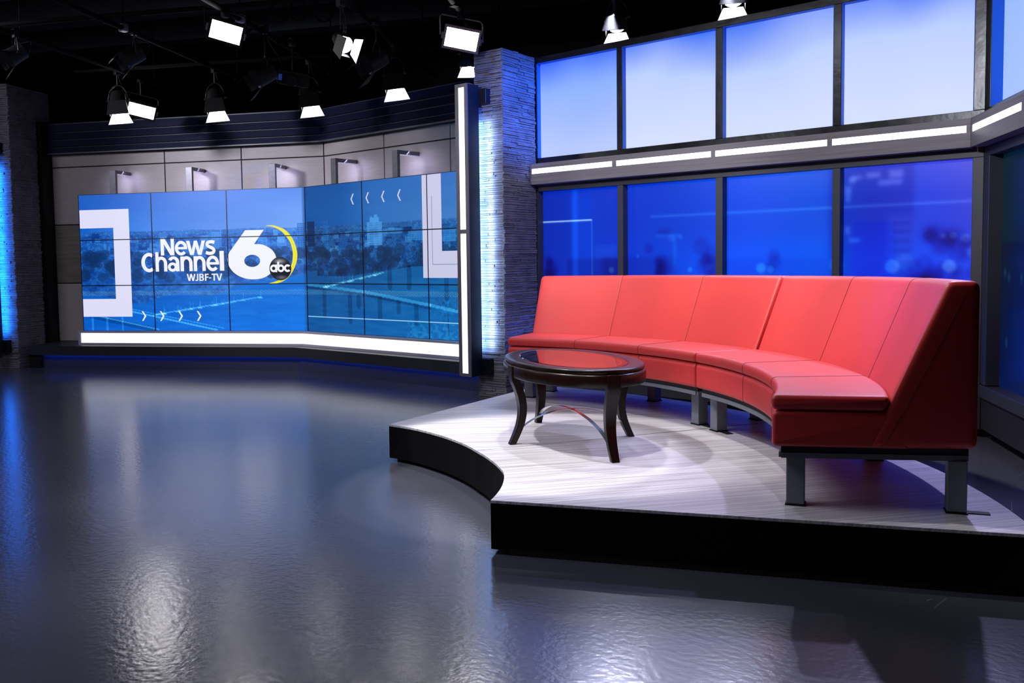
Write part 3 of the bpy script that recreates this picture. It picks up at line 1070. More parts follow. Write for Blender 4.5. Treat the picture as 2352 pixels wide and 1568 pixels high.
MB().box(-5.40, -1.5365, YF + .121, YF + .16, .06, 3.19).build('backing', M_black, wr)
TOPB, MIDB, LOWB = rgb(52, 112, 246), rgb(186, 206, 255), rgb(212, 222, 255)
lbm = [lightbox_mat('lightbox_diffuser', rgb(30, 96, 245), rgb(140, 176, 252), rgb(186, 202, 254), 2.3, 3.2, 1.0),
       lightbox_mat('lightbox_diffuser', TOPB, rgb(188, 208, 255), LOWB, 2.3, 3.2, 1.0)]
for i, (a, b) in enumerate(open_x):
    w_ = MB().box(a, b, YF + .055, YF + .06, 2.242, 3.133).build('window_%d' % (i + 1), lbm[0 if i == 0 else 1], kind='structure')
    mb = MB()
    mb.box(a, a + .004, YF + .004, YF + .055, 2.242, 3.133)
    mb.box(a + .004, b - .004, YF + .004, YF + .055, 3.129, 3.133)
    mb.box(b - .004, b, YF + .004, YF + .055, 2.242, 3.133)
    mb.build('reveal', M_reveal, w_)


def paint_print(x0, x1, z0, z1, nx, nz, dark=False):
    X = np.linspace(x0, x1, nx)
    Z = np.linspace(z1, z0, nz)
    XX, ZZ = np.meshgrid(X, Z)
    kx = [-5.4, -4.9, -4.4, -3.9, -3.3, -2.7, -2.3, -1.9, -1.6]
    c0 = [[0, 0, 0, 0, 0, 12, 24, 28, 40], [36, 44, 50, 58, 70, 76, 58, 56, 54], [170, 190, 205, 210, 236, 226, 214, 222, 214]]
    img = np.stack([np.broadcast_to(np.interp(X, kx, c), XX.shape) for c in c0], -1).astype(float).copy()
    tp = np.clip((ZZ - 1.70) / .22, 0, 1)[..., None]
    img += tp * np.array([30, 16, 6]) * np.clip((XX + 4.2) / 1.5, 0, 1)[..., None]
    lo = np.clip((1.5 - ZZ) / .25, 0, 1)[..., None] * np.clip((XX + 4.6) / 1, 0, 1)[..., None]
    img += lo * np.array([-14, 12, 22])

    def soft(u0, u1, q0, q1, d, e=.012):
        k = (1 / (1 + np.exp(-(XX - u0) / e)) - 1 / (1 + np.exp(-(XX - u1) / e))) * (1 / (1 + np.exp(-(ZZ - q0) / e)) - 1 / (1 + np.exp(-(ZZ - q1) / e)))
        img[:] += k[..., None] * np.array(d)

    def blob(u, q, r_, d, e=.25):
        k = 1 / (1 + np.exp((np.hypot(XX - u, ZZ - q) / r_ - 1) / e))
        img[:] += k[..., None] * np.array(d)
    # buildings, soft
    soft(-2.60, -2.00, .3, 1.92, (-14, -20, -26), .01)
    soft(-2.42, -2.13, .3, 1.52, (-14, -8, 10), .01)
    soft(-2.18, -2.0, 1.22, 1.56, (20, 14, 10), .01)
    soft(-4.10, -3.86, 1.455, 1.475, (14, 26, 24), .006)
    soft(-3.93, -3.90, 1.2, 1.46, (14, 26, 24), .008)
    soft(-4.08, -3.96, 1.48, 1.52, (0, -14, -34), .008)
    soft(-4.65, -3.9, .3, 1.285, (0, -14, -26), .012)
    soft(-3.6, -3.45, .3, 1.29, (0, -14, -26), .012)
    soft(-5.05, -4.45, .3, 1.275, (0, -16, -30), .01)
    soft(-4.74, -4.50, 1.28, 1.40, (6, 14, 10), .008)
    soft(-3.4, -2.6, .3, 1.26, (0, -12, -14), .015)
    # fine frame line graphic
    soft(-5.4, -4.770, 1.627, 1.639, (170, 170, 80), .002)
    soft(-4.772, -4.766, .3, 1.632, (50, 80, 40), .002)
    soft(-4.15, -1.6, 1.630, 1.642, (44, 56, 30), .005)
    # pale vertical streaks
    soft(-4.99, -4.93, .3, 1.92, (0, 36, 56), .012)
    soft(-4.93, -4.75, .3, 1.92, (0, 14, 22), .04)
    # lit windows
    for u, q, a, b in ((-2.28, 1.86, .06, .02), (-2.12, 1.86, .06, .028), (-2.16, 1.80, .10, .02), (-2.40, 1.85, .05, .014), (-2.46, 1.76, .03, .03), (-2.46, 1.70, .02, .03), (-2.43, 1.83, .03, .02), (-2.46, 1.46, .02, .03), (-2.41, 1.385, .05, .016)):
        soft(u - a / 1.2, u + a / 1.2, q - b, q + b, (52, 48, 34), .008)
    for q in (1.30, 1.37, 1.44, 1.50):
        for u in (-2.12, -2.08, -2.04):
            soft(u - .014, u + .014, q - .014, q + .014, (-16, -16, -20), .006)
    # trees
    r = np.random.default_rng(5)
    for cx_, n_, sx, z_top in ((-1.72, 34, .13, 1.42), (-3.62, 16, .07, 1.40), (-4.05, 12, .05, 1.38), (-5.27, 12, .05, 1.36), (-3.02, 10, .05, 1.30), (-1.9, 14, .06, 1.25)):
        for _ in range(n_):
            blob(cx_ + r.normal(0, sx), r.uniform(.9, z_top), r.uniform(.03, .08), (-7, -16, -22), .15)
    # bokeh lamps
    for u, q, r_, k in ((-4.56, 1.17, .028, 1), (-3.77, 1.17, .022, .9), (-3.60, 1.19, .03, .4), (-3.14, 1.18, .04, 1.1), (-3.06, 1.17, .03, .9), (-2.54, 1.2, .05, .8), (-2.14, 1.185, .05, 1.3), (-1.76, 1.185, .045, 1.3), (-2.05, 1.22, .06, .5), (-1.80, 1.40, .02, .9), (-1.74, 1.40, .025, .9), (-1.66, 1.38, .03, .8), (-4.28, 1.29, .014, .6), (-3.95, 1.44, .03, .4), (-3.86, 1.45, .02, .5), (-1.62, 1.28, .03, .7)):
        blob(u, q, r_, (34 * k, 42 * k, 22 * k), .12)
    return np.clip(img, 0, 255)


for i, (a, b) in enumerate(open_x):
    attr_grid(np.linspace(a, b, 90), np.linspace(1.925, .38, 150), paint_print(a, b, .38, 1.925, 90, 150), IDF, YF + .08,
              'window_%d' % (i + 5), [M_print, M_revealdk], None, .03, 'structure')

# second wall, turned toward the camera at the right edge
A2 = R(-61.7)
F2_ = frame(-1.5365, YF, A2)
ws = thing('wall_return', (-1.5365, YF, 0), kind='structure')
MB().box(0, .10, -.001, .12, 2.242, 3.5, F2_).build('upper_mullion', M_frameblk, ws, bevel=.003)
MB().box(1.5, 1.56, 0, .12, 2.242, 3.5, F2_).build('upper_mullion', M_frameblk, ws, bevel=.003)
MB().box(0, 1.9, 0, .12, 2.17, 2.242, F2_).build('middle_rail', M_frameblk, ws, bevel=.003)
MB().box(0, .11, 0, .12, .38, 1.925, F2_).build('lower_mullion', M_frame, ws, bevel=.003)
MB().box(1.5, 1.56, 0, .12, .38, 1.925, F2_).build('lower_mullion', M_frame, ws, bevel=.003)
MB().box(0, 1.9, 0, .12, 1.925, 2.0, F2_).build('lower_rail', M_frame, ws, bevel=.003)
MB().box(0, 1.9, -.01, .12, .29, .375, F2_).build('sill_rail', M_frame, ws, bevel=.003)
MB().box(0, 1.9, .01, .12, .07, .29, F2_).build('base_panel', M_plinth, ws)
MB().box(0, 1.9, .09, .16, 0, .07, F2_).build('toe_kick', M_black, ws)
MB().box(0, 1.9, .125, .16, .07, 3.5, F2_).build('backing', M_black, ws)
MB().box(0, 1.9, 0, .12, 3.5, 3.56, F2_).build('top_rail', M_frameblk, ws)
w9 = MB().box(.10, 1.5, .075, .08, 2.242, 3.5, F2_).build('window_9', lightbox_mat('lightbox_diffuser', rgb(60, 118, 248), rgb(150, 184, 254), rgb(165, 194, 255), 2.3, 3.6, 1.0), kind='structure')
mb = MB()
mb.box(.10, .104, .003, .075, 2.246, 3.5, F2_)
mb.box(.104, 1.5, .003, .075, 2.242, 2.246, F2_)
mb.build('reveal', M_reveal, w9)
im = np.zeros((120, 110, 3)) + np.array([0, 14, 40])
yy, xx = np.mgrid[0:120, 0:110]
im += np.clip((yy - 50) / 70, 0, 1)[..., None] * np.array([0, 4, 30]) + ((yy < 45) * 1.0)[..., None] * np.array([0, 12, 2])
for u, q in ((6, 60), (12, 62), (10, 95), (30, 62), (40, 70)):
    im += (1 / (1 + np.exp((np.hypot((xx - u) * 1.6, yy - q) - 2.4) / .6)))[..., None] * np.array([10, 34, 30])
attr_grid(np.linspace(.11, 1.5, 110), np.linspace(1.925, .375, 120), im, F2_, .085, 'window_10', [M_print, M_revealdk], None, .02, 'structure')


# header beams with light strips
def header(fr, xa, xb, ya, strips, label, org, miter=0):
    t = thing('header_beam', org, label, 'beam', 'woodgrain beams with light strips')
    z0, z1, s0, s1 = 1.985, 2.178, 2.083, 2.130
    xs = [xa] + [x for s in strips for x in s] + [xb]
    MB().box(xa, xb, ya, -.002 if fr is not IDF else YF - .002, z0, s0, fr).build('lower_board', M_beam, t)
    MB().box(xa, xb, ya, -.002 if fr is not IDF else YF - .002, s1, z1, fr).build('upper_board', M_beam, t)
    e = [xa] + [x for s in strips for x in s] + [xb]
    for k in range(0, len(e), 2):
        if e[k + 1] - e[k] > .004:
            MB().box(e[k], e[k + 1], ya, ya + .02, s0, s1, fr).build('divider', M_beam, t)
    for a, b in strips:
        MB().box(a, b, ya + .005, ya + .02, s0, s1, fr).build('light_strip', M_strip, t, label='glowing white light strip')
    return t


header(IDF, -5.335, -1.593, 6.83, [(-5.312, -4.418), (-4.376, -3.476), (-3.440, -2.545), (-2.510, -1.619)],
       'long grey woodgrain beam with four light strips between the window rows', (-3.4, 6.9, 1.985))
fb = frame(-1.592, 6.83, A2)
t = thing('header_beam', (-1.3, 6.3, 1.985), 'grey woodgrain beam with light strip turning the corner at right edge', 'beam', 'woodgrain beams with light strips')
MB().box(0, 1.9, 0, .09, 1.985, 2.083, fb).build('lower_board', M_beam, t)
MB().box(0, 1.9, 0, .09, 2.130, 2.178, fb).build('upper_board', M_beam, t)
MB().box(0, .022, 0, .02, 2.083, 2.130, fb).build('divider', M_beam, t)
MB().box(.95, 1.0, 0, .02, 2.083, 2.130, fb).build('divider', M_beam, t)
for a, b in ((.022, .95), (1.0, 1.9)):
    MB().box(a, b, .005, .02, 2.083, 2.130, fb).build('light_strip', M_strip, t, label='glowing white light strip')

# ------------------------------------------------------------------ platform
ZT = .238
OX, OY = -3.98, 2.26
inner_meas = [(25.1, 1.596), (33, 1.602), (39, 1.606), (44, 1.61), (48, 1.601), (55, 1.590), (63, 1.587), (75, 1.614), (84, 1.643), (92, 1.675), (98.3, 1.690)]


def rin(a):
    return float(np.interp(a, [p[0] for p in inner_meas], [p[1] for p in inner_meas]))


def pol(r_, a):
    return (OX + r_ * math.cos(R(a)), OY + r_ * math.sin(R(a)))


RO, AA, AM, AB = 3.70, 25.5, 63.2, 98.8
pf = thing('stage_platform', (-3.0, 4.3, 0), 'low fan-shaped platform with pale striated deck and black sides', 'platform')
for a0, a1, m in ((AA, AM - .1, M_deckR), (AM + .1, AB, M_deckL)):
    an = np.linspace(a0, a1, 28)
    poly = [pol(rin(a), a) for a in an] + [pol(RO, a) for a in an[::-1]]
    MB().prism(poly, ZT - .012, ZT).build('deck_panel', m, pf)
    poly = [pol(rin(a) + .03, a) for a in an] + [pol(RO - .03, a) for a in an[::-1]]
    MB().prism(poly, .03, ZT - .012).build('deck_frame', M_black, pf)
    poly = [pol(rin(a) + .08, a) for a in an] + [pol(RO - .08, a) for a in an[::-1]]
    MB().prism(poly, 0, .03).build('recessed_base', M_black, pf)


def arc_strip(ra, rb, a0, a1, z0, z1, n=20):
    an = np.linspace(a0, a1, n)
    return MB().prism([pol(ra(a) if callable(ra) else ra, a) for a in an] + [pol(rb(a) if callable(rb) else rb, a) for a in an[::-1]], z0, z1)


for a0, a1 in ((AA, AM - .04), (AM + .04, AB)):
    arc_strip(rin, lambda a: rin(a) + .028, a0, a1, .022, ZT - .0125).build('curved_fascia', M_fascia, pf)
    arc_strip(RO - .028, RO, a0, a1, .022, ZT - .0125, 30).build('curved_fascia', M_fascia, pf)
for ang, sgn, cuts in ((AA, 1, (0, .305, 1)), (AB, -1, (0, .5, 1))):
    p0, p1 = Vector(pol(rin(ang), ang)), Vector(pol(RO, ang))
    d = (p1 - p0)
    ln = d.length
    d.normalize()
    nrm = Vector((-d.y, d.x)) * sgn
    for c0, c1 in zip(cuts[:-1], cuts[1:]):
        a = p0 + d * (ln * c0 + (.002 if c0 else 0))
        b = p0 + d * (ln * c1 - .0005)
        MB().prism([a[:], b[:], (b + nrm * .028)[:], (a + nrm * .028)[:]], .022, ZT - .0125).build('side_fascia', M_fascia, pf)

# ------------------------------------------------------------------ curved sofa
SX, SY = -3.6606, 2.9774
RF, RB, RM, RT = 2.1947, 2.9558, 2.6393, 2.8342
HB, HS, HSE, HT = .2617, .4106, .4755, .9210


def rounded(poly, rads, n=4):
    out = []
    m = len(poly)
    for i in range(m):
        p, a, b = Vector(poly[i]), Vector(poly[i - 1]), Vector(poly[(i + 1) % m])
        r_ = rads[i]
        if r_ <= 0:
            out.append(tuple(p))
            continue
        da, db = (a - p).normalized(), (b - p).normalized()
        ang = da.angle(db)
        l_ = min(r_ / math.tan(ang / 2), (a - p).length * .45, (b - p).length * .45)
        s_, e_ = p + da * l_, p + db * l_
        for k in range(n + 1):
            t = k / n
            out.append(tuple(s_ * (1 - t) ** 2 + p * 2 * t * (1 - t) + e_ * t * t))
    return out


def inset(poly, d):
    m = len(poly)
    ar = sum(poly[i][0] * poly[(i + 1) % m][1] - poly[(i + 1) % m][0] * poly[i][1] for i in range(m))
    sg = 1 if ar > 0 else -1
    out = []
    for i in range(m):
        a, p, b = Vector(poly[i - 1]), Vector(poly[i]), Vector(poly[(i + 1) % m])
        e1, e2 = p - a, b - p
        if e1.length < 1e-9:
            e1 = e2
        if e2.length < 1e-9:
            e2 = e1
        n1 = Vector((-e1.y, e1.x)).normalized() * sg
        n2 = Vector((-e2.y, e2.x)).normalized() * sg
        nn = (n1 + n2)
        nn = nn.normalized() if nn.length > 1e-6 else n1
        c = max(.5, nn.dot(n1))
        out.append(tuple(p + nn * d / c))
    return out


def sweep(poly, afun, rho, seams=(), nst=30, groove=.001, seam_w=.002, zfun=None, gap=0.0):
    """sweep (r, z) outline along the arc; rounded ends; stitched grooves at seams (t values)"""
    L = abs(afun(1, RF + .3) - afun(0, RF + .3)) * PI / 180 * 2.7
    st = []
    for k in range(6):
        ph = PI / 2 * k / 5
        st.append((gap / L + rho * (1 - math.cos(ph)) / L, rho * (1 - math.sin(ph))))
    st += [(1 - a, b) for a, b in st[::-1]]
    lo = st[5][0]
    ts = list(np.linspace(lo, 1 - lo, nst + 2)[1:-1])
    for s_ in seams:
        w_ = seam_w / L
        ts = [t_ for t_ in ts if abs(t_ - s_) > 2.2 * w_]
        st += [(s_ - 2 * w_, 0), (s_ - w_, groove * .3), (s_ - w_ * .3, groove), (s_ + w_ * .3, groove), (s_ + w_, groove * .3), (s_ + 2 * w_, 0)]
    st += [(t_, 0) for t_ in ts]
    st.sort()
    n = len(poly)
    vs, fs_ = [], []
    for t_, d in st:
        pp = inset(poly, d) if d > 0 else poly
        for r_, z_ in pp:
            a = afun(t_, r_)
            zz = z_ + (zfun(a, z_) if zfun else 0)
            vs.append((SX + r_ * math.cos(R(a)), SY + r_ * math.sin(R(a)), ZT + zz))
    for i in range(len(st) - 1):
        for k in range(n):
            fs_.append((i * n + k, i * n + (k + 1) % n, (i + 1) * n + (k + 1) % n, (i + 1) * n + k))
    fs_.append(tuple(range(n)))
    fs_.append(tuple((len(st) - 1) * n + k for k in range(n))[::-1])
    return MB().add(vs, fs_)


def jfun(r_):
    return 60.9 + (r_ - RF) / (RB - RF) * .7


def efun(r_):
    return 15.6 + (r_ - RF) / (RB - RF) * 4.4


def afL(t_, r_):
    return 104.6 + (jfun(r_) - 104.6) * t_


def afR(t_, r_):
    return jfun(r_) + (efun(r_) - jfun(r_)) * t_


def ztilt(a, z_):
    k = np.interp(a, [18, 60, 104], [.014, -.004, -.013])
    return float(k) * max(0, (z_ - HSE) / (HT - HSE))


base_poly = rounded([(RF, HB), (2.70, HB), (2.70, HS), (RF, HS)], [.022, 0, 0, .03])
cush_poly = rounded([(RF - .004, HS + .003), (2.617, HS + .003), (RM, HSE), (RF - .004, HSE)], [.024, .024, .028, .04], 5)
sl = (RT - RM) / (HT - HSE)
back_poly = rounded([(2.552, HB), (RB, HB), (RB, HT), (RT, HT)], [0, .036, .036, .045], 5)


def sofa(label, af, seams, t0, legs, flip):
    c = SX + 2.7 * math.cos(R(af(.5, 2.7))), SY + 2.7 * math.sin(R(af(.5, 2.7)))
    t = thing('curved_sofa', (c[0], c[1], ZT), label, 'sofa', 'two red curved sofa sections')
    sb_ = sweep(base_poly, af, .02, seams, gap=.004).build('seat_base', M_red, t, smooth=50)
    sc_ = sweep(cush_poly, af, .022, seams, gap=.003).build('seat_cushion', M_red, t, smooth=50)
    b = sweep(back_poly, af, .030, seams, zfun=ztilt, gap=.003).build('backrest', M_red, t, smooth=50)
    for o_, poly in ((sb_, base_poly), (sc_, cush_poly), (b, back_poly)):
        for q in seams:
            pts = []
            for r_, z_ in inset(poly, -.0002):
                a = af(q, r_)
                zz = ZT + z_ + (ztilt(a, z_) if o_ is b else 0)
                pts.append((SX + r_ * math.cos(R(a)), SY + r_ * math.sin(R(a)), zz))
            MB().tube(pts, .0013, 5, closed=True).build('stitched_seam', M_redseam, o_)
    # stitched line on each end face of the backrest
    for te in (0, 1):
        pts = []
        for k in range(25):
            f_ = k / 24
            r_ = 2.552 + .060 + (RT - 2.552 + .008) * f_
            z_ = HB + .01 + (HT - HB - .06) * f_
            a = af(te, r_)
            off = .0035 * (1 if te == 0 else -1)
            pts.append((SX + r_ * math.cos(R(a)) + off * math.sin(R(a)), SY + r_ * math.sin(R(a)) - off * math.cos(R(a)), ZT + z_ + ztilt(a, z_)))
        MB().tube(pts, .0011, 5).build('stitched_seam', M_redseam, b)

    # steel under-frame
    def arc(r0, r1, z0, z1, ta, tb, n=24):
        ts = np.linspace(ta, tb, n)
        pp = [(SX + r0 * math.cos(R(af(q, r0))), SY + r0 * math.sin(R(af(q, r0)))) for q in ts] + [(SX + r1 * math.cos(R(af(q, r1))), SY + r1 * math.sin(R(af(q, r1)))) for q in ts[::-1]]
        return MB().prism(pp, ZT + z0, ZT + z1)
    ea = .02
    arc(RF + .035, RF + .07, HB - .027, HB - .001, ea, 1 - ea).build('front_rail', M_steeldk, t)
    arc(RF + .025, RF + .07, HB - .049, HB - .027, ea, 1 - ea).build('front_rail', M_steel, t)
    arc(RB - .09, RB - .05, HB - .049, HB - .001, ea, 1 - ea).build('rear_rail', M_steeldk, t)
    for te in (ea * .6, 1 - ea * .6):
        for z0, z1, m, dd in ((HB - .027, HB - .001, M_steeldk, .004), (HB - .049, HB - .027, M_steel, 0)):
            pp = []
            sg = 1 if te < .5 else -1
            for r_, o in ((RF + .035, dd), (RB - .03, dd), (RB - .03, .04), (RF + .035, .04)):
                q = te + sg * o / 2.1
                pp.append((SX + r_ * math.cos(R(af(q, r_))), SY + r_ * math.sin(R(af(q, r_)))))
            MB().prism(pp, ZT + z0, ZT + z1).build('end_rail', m, t)
    for r_, a, tab in legs:
        lf = frame(SX + r_ * math.cos(R(a)), SY + r_ * math.sin(R(a)), R(a))
        h = .036
        l_ = MB().box(-h, h, -h, h, ZT + .006, ZT + HB - .049, lf).build('leg', M_steel, t, bevel=.004)
        mb = MB().box(-h - .004, h + .004, -h - .004, h + .004, ZT, ZT + .006, lf)
        if tab:
            mb.box(-.022, .022, min(0, tab) * .12 - .0, max(0, tab) * .12, ZT, ZT + .004, lf) if abs(tab) == 1 else mb.box(h, h + .085, -.02, .02, ZT, ZT + .004, lf)
        mb.build('foot_plate', M_black, l_)
    return t


third = (1 / 3, 2 / 3)
sofa('red vinyl curved sofa section standing behind the coffee table, nearer the stone pillar', afL, third, 0,
     [(2.358, 65.5, -1), (2.461, 103.0, -1), (2.80, 84.2, 0), (2.80, 102.6, 0), (2.78, 64.6, 0)], 0)
sofa('red vinyl curved sofa section at the right whose tall wedge-shaped end faces the camera', afR, third, 0,
     [(2.335, 60.0, -1), (2.28, 18.9, 0), (2.885, 20.7, 2), (2.78, 40.0, 0), (2.78, 58.2, 0)], 1)

# ------------------------------------------------------------------ coffee table
TX, TY = -3.02, 4.235
tu, tv = Vector((-.834, .552)), Vector((-.552, -.834))
ft_ = lambda x, y, z: (TX + tu.x * x + tv.x * y, TY + tu.y * x + tv.y * y, ZT + z)
tb = thing('coffee_table', (TX, TY, ZT), 'oval dark wood coffee table with glass inset and curved legs', 'table')


def ell_ring(prof, name, mat, parent, n=72, smooth=50, label=None):
    """closed outline [(a, b, z)...] revolved as ellipses"""
    vs, fs_ = [], []
    m = len(prof)
    for a, b, z in prof:
        for k in range(n):
            an = 2 * PI * k / n
            vs.append(ft_(a * math.cos(an), b * math.sin(an), z))
    for i in range(m):
        j = (i + 1) % m
        for k in range(n):
            fs_.append((i * n + k, i * n + (k + 1) % n, j * n + (k + 1) % n, j * n + k))
    return MB().add(vs, fs_).build(name, mat, parent, smooth=smooth, label=label)


def oval(d, z):
    return (.595 - d, .357 - d, z)


ell_ring([oval(.09, .452), oval(.004, .452), oval(.0, .456), oval(0, .468), oval(.003, .473), oval(.009, .475), oval(.082, .475), oval(.086, .473), oval(.09, .471)], 'table_rim', M_espresso, tb)
gl = [(a, b, z) for a, b, z in (oval(.091, .466), oval(.091, .4735), oval(.094, .475))]
n = 72
vs, fs_ = [], []
for a, b, z in gl + [(.02, .012, .475)]:
    for k in range(n):
        vs.append(ft_(a * math.cos(2 * PI * k / n), b * math.sin(2 * PI * k / n), z))
for i in range(3):
    for k in range(n):
        fs_.append((i * n + k, i * n + (k + 1) % n, (i + 1) * n + (k + 1) % n, (i + 1) * n + k))
fs_.append(tuple(range(n)))
fs_.append(tuple(3 * n + k for k in range(n)))
MB().add(vs, fs_).build('glass_inset', M_glass, tb, label='clear glass inset')
ell_ring([oval(.10, .455), oval(.125, .455), oval(.125, .466), oval(.092, .466), oval(.092, .458)], 'inset_ledge', M_espresso, tb)
ell_ring([oval(.02, .383), oval(-.004, .383), oval(-.008, .388), oval(-.008, .441), oval(-.004, .448), oval(.004, .452), oval(.02, .452)], 'apron', M_espresso, tb)


def saber_leg(dx, dy, e):
    """outer face follows an S: apron edge, waist in, foot out"""
    d = Vector((dx, dy))
    s = Vector((-dy, dx))
    vs, fs_ = [], []
    N = 16
    for i in range(N + 1):
        z = .45 * (1 - i / N)
        q = z / .45
        if q > .83:
            out = e + .006
        else:
            k = q / .83
            out = e + .006 - .052 * math.sin(PI * min(1, k * 1.0)) ** 1.0 * (1 if k > .0 else 0) + (.012 * (1 - k) ** 2)
        dep = .05 - .012 * (1 - q)
        hw = .039 - .017 * (1 - q)
        for a, b in ((out, -hw), (out, hw), (out - dep, hw * .9), (out - dep, -hw * .9)):
            p = d * a + s * b
            vs.append(ft_(p.x, p.y, z))
    for i in range(N):
        for k in range(4):
            fs_.append((i * 4 + k, i * 4 + (k + 1) % 4, (i + 1) * 4 + (k + 1) % 4, (i + 1) * 4 + k))
    fs_.append((0, 1, 2, 3))
    fs_.append(tuple(N * 4 + k for k in (3, 2, 1, 0)))
    return MB().add(vs, fs_)


for dx, dy, e in ((1, 0, .603), (-1, 0, .603), (0, 1, .365), (0, -1, .365)):
    saber_leg(dx, dy, e).build('leg', M_espresso, tb, smooth=35, bevel=.004)
for dx, dy, e, zo in ((1, 0, .562, 0), (0, 1, .327, .0035)):
    vs, fs_ = [], []
    N = 40
    for i in range(N + 1):
        q = -1 + 2 * i / N
        # flat steel bow: vertical at the legs, level in the middle
        ang = q * 1.28
        px_ = math.sin(ang) / math.sin(1.28) * e
        pz = .055 + (.178 - .055) * (math.cos(ang) - math.cos(1.28)) / (1 - math.cos(1.28)) + zo
        tx_, tz_ = math.cos(ang), -math.sin(ang) * .6
        l_ = math.hypot(tx_, tz_)
        nx_, nz_ = -tz_ / l_, tx_ / l_
        for w_, th in ((-.0125, 0), (.0125, 0), (.0125, .003), (-.0125, .003)):
            x_, y_ = px_ + nx_ * th, w_
            vs.append(ft_(dx * x_ - dy * y_, dy * x_ + dx * y_, pz + nz_ * th))
    for i in range(N):
        for k in range(4):
            fs_.append((i * 4 + k, i * 4 + (k + 1) % 4, (i + 1) * 4 + (k + 1) % 4, (i + 1) * 4 + k))
    fs_ += [(0, 1, 2, 3), tuple(N * 4 + k for k in (3, 2, 1, 0))]
    s_ = MB().add(vs, fs_).build('stretcher', M_chrome, tb, smooth=40, label='curved brushed steel strip')
    for sg in (1, -1):
        px_ = sg * (e - .012)
        MB().lathe([(.0055, 0), (.0055, .003), (.003, .0045)], Matrix.Translation(ft_(dx * px_, dy * px_, .075 + zo)) @ Vector((-sg * (tu if dx else tv).x, -sg * (tu if dx else tv).y, .25)).to_track_quat('Z', 'Y').to_matrix().to_4x4(), 10).build('screw', M_chrome, s_)
MB().lathe([(.006, 0), (.006, .005), (.009, .006), (.009, .012)], Matrix.Translation(ft_(0, 0, .166)), 12).build('bolt', M_chrome, tb)

# floor uplight beside the pillar
up = thing('floor_uplight', (-5.12, 6.66, 0), 'small black floor uplight tucked between pillar base and platform', 'light')
MB().lathe([(.06, 0), (.065, .02), (.06, .13), (.05, .14)], Matrix.Translation((-5.12, 6.66, 0)), 18).build('housing', M_fixture, up, smooth=40)
MB().lathe([(.04, .14), (.04, .146)], Matrix.Translation((-5.12, 6.66, 0)), 16).build('lens', M_blueled, up)
lp = lamp('uplight_lamp', 'SPOT', (-5.12, 6.66, .16), (-5.33, 6.66, 1.2), 26, (.05, .12, 1), .03, angle=100, blend=.8)

# ------------------------------------------------------------------ lighting grid
ZP = 3.5
nP = Vector((.8616, .5075))
dP = Vector((-.5075, .8616))
pipe_lab = {-5.94: 'black lighting pipe farthest left in the dark ceiling', -4.84: 'black lighting pipe second from left in the dark ceiling',
            -3.66: 'black lighting pipe over the middle of the video wall', -2.55: 'black lighting pipe crossing above right half of video wall',
            -1.67: 'black lighting pipe above the stone pillar beside the windows', -.31: 'black lighting pipe over the left end of the window wall',
            .67: 'black lighting pipe over the middle of the window wall'}
for c, lab in pipe_lab.items():
    t = thing('lighting_pipe', (nP.x * c, nP.y * c, ZP), lab, 'pipe', 'pipes of the ceiling lighting grid')
    a, b = (5.2, 10.8)
    pa, pb = nP * c + dP * a, nP * c + dP * b
    MB().tube([(pa.x, pa.y, ZP), (pb.x, pb.y, ZP)], .025, 10).build('tube', M_pipe, t, smooth=40)
    for k in (5.6, 7.8, 10.2):
        q = nP * c + dP * k
        MB().tube([(q.x, q.y, ZP + .02), (q.x, q.y, ZC - .0)], .008, 6).build('hanger_rod', M_pipe, t)
        MB().box(q.x - .035, q.x + .035, q.y - .035, q.y + .035, ZP - .03, ZP + .04).build('clamp', M_fixgrey if c in (-3.66, -4.84) and k == 7.8 else M_pipe, t, bevel=.006)
for k, lab in ((9.6, 'black cross pipe of the lighting grid nearest the back wall'), (7.55, 'black cross pipe of the lighting grid over mid floor')):
    a, b = nP * -6.6 + dP * k, nP * 1.2 + dP * k
    t = thing('lighting_pipe', (a.x, a.y, ZP + .05), lab, 'pipe')
    MB().tube([(a.x, a.y, ZP + .052), (b.x, b.y, ZP + .052)], .022, 10).build('tube', M_pipe, t, smooth=40)


def aim_matrix(loc, d, rollz=0):
    q = Vector(d).to_track_quat('-Z', 'Y').to_matrix().to_4x4()
    return Matrix.Translation(loc) @ q @ Matrix.Rotation(rollz, 4, 'Z')


def tp(M, pts):
    return [tuple(M @ Vector(p)) for p in pts]


def clampstem(t, x, y, ztop):
    MB().tube([(x, y, ztop), (x, y, ZP - .03)], .011, 8).build('stem', M_fixture, t)
    MB().box(x - .03, x + .03, y - .03, y + .03, ZP - .05, ZP + .035).build('clamp', M_fixture, t, bevel=.006)


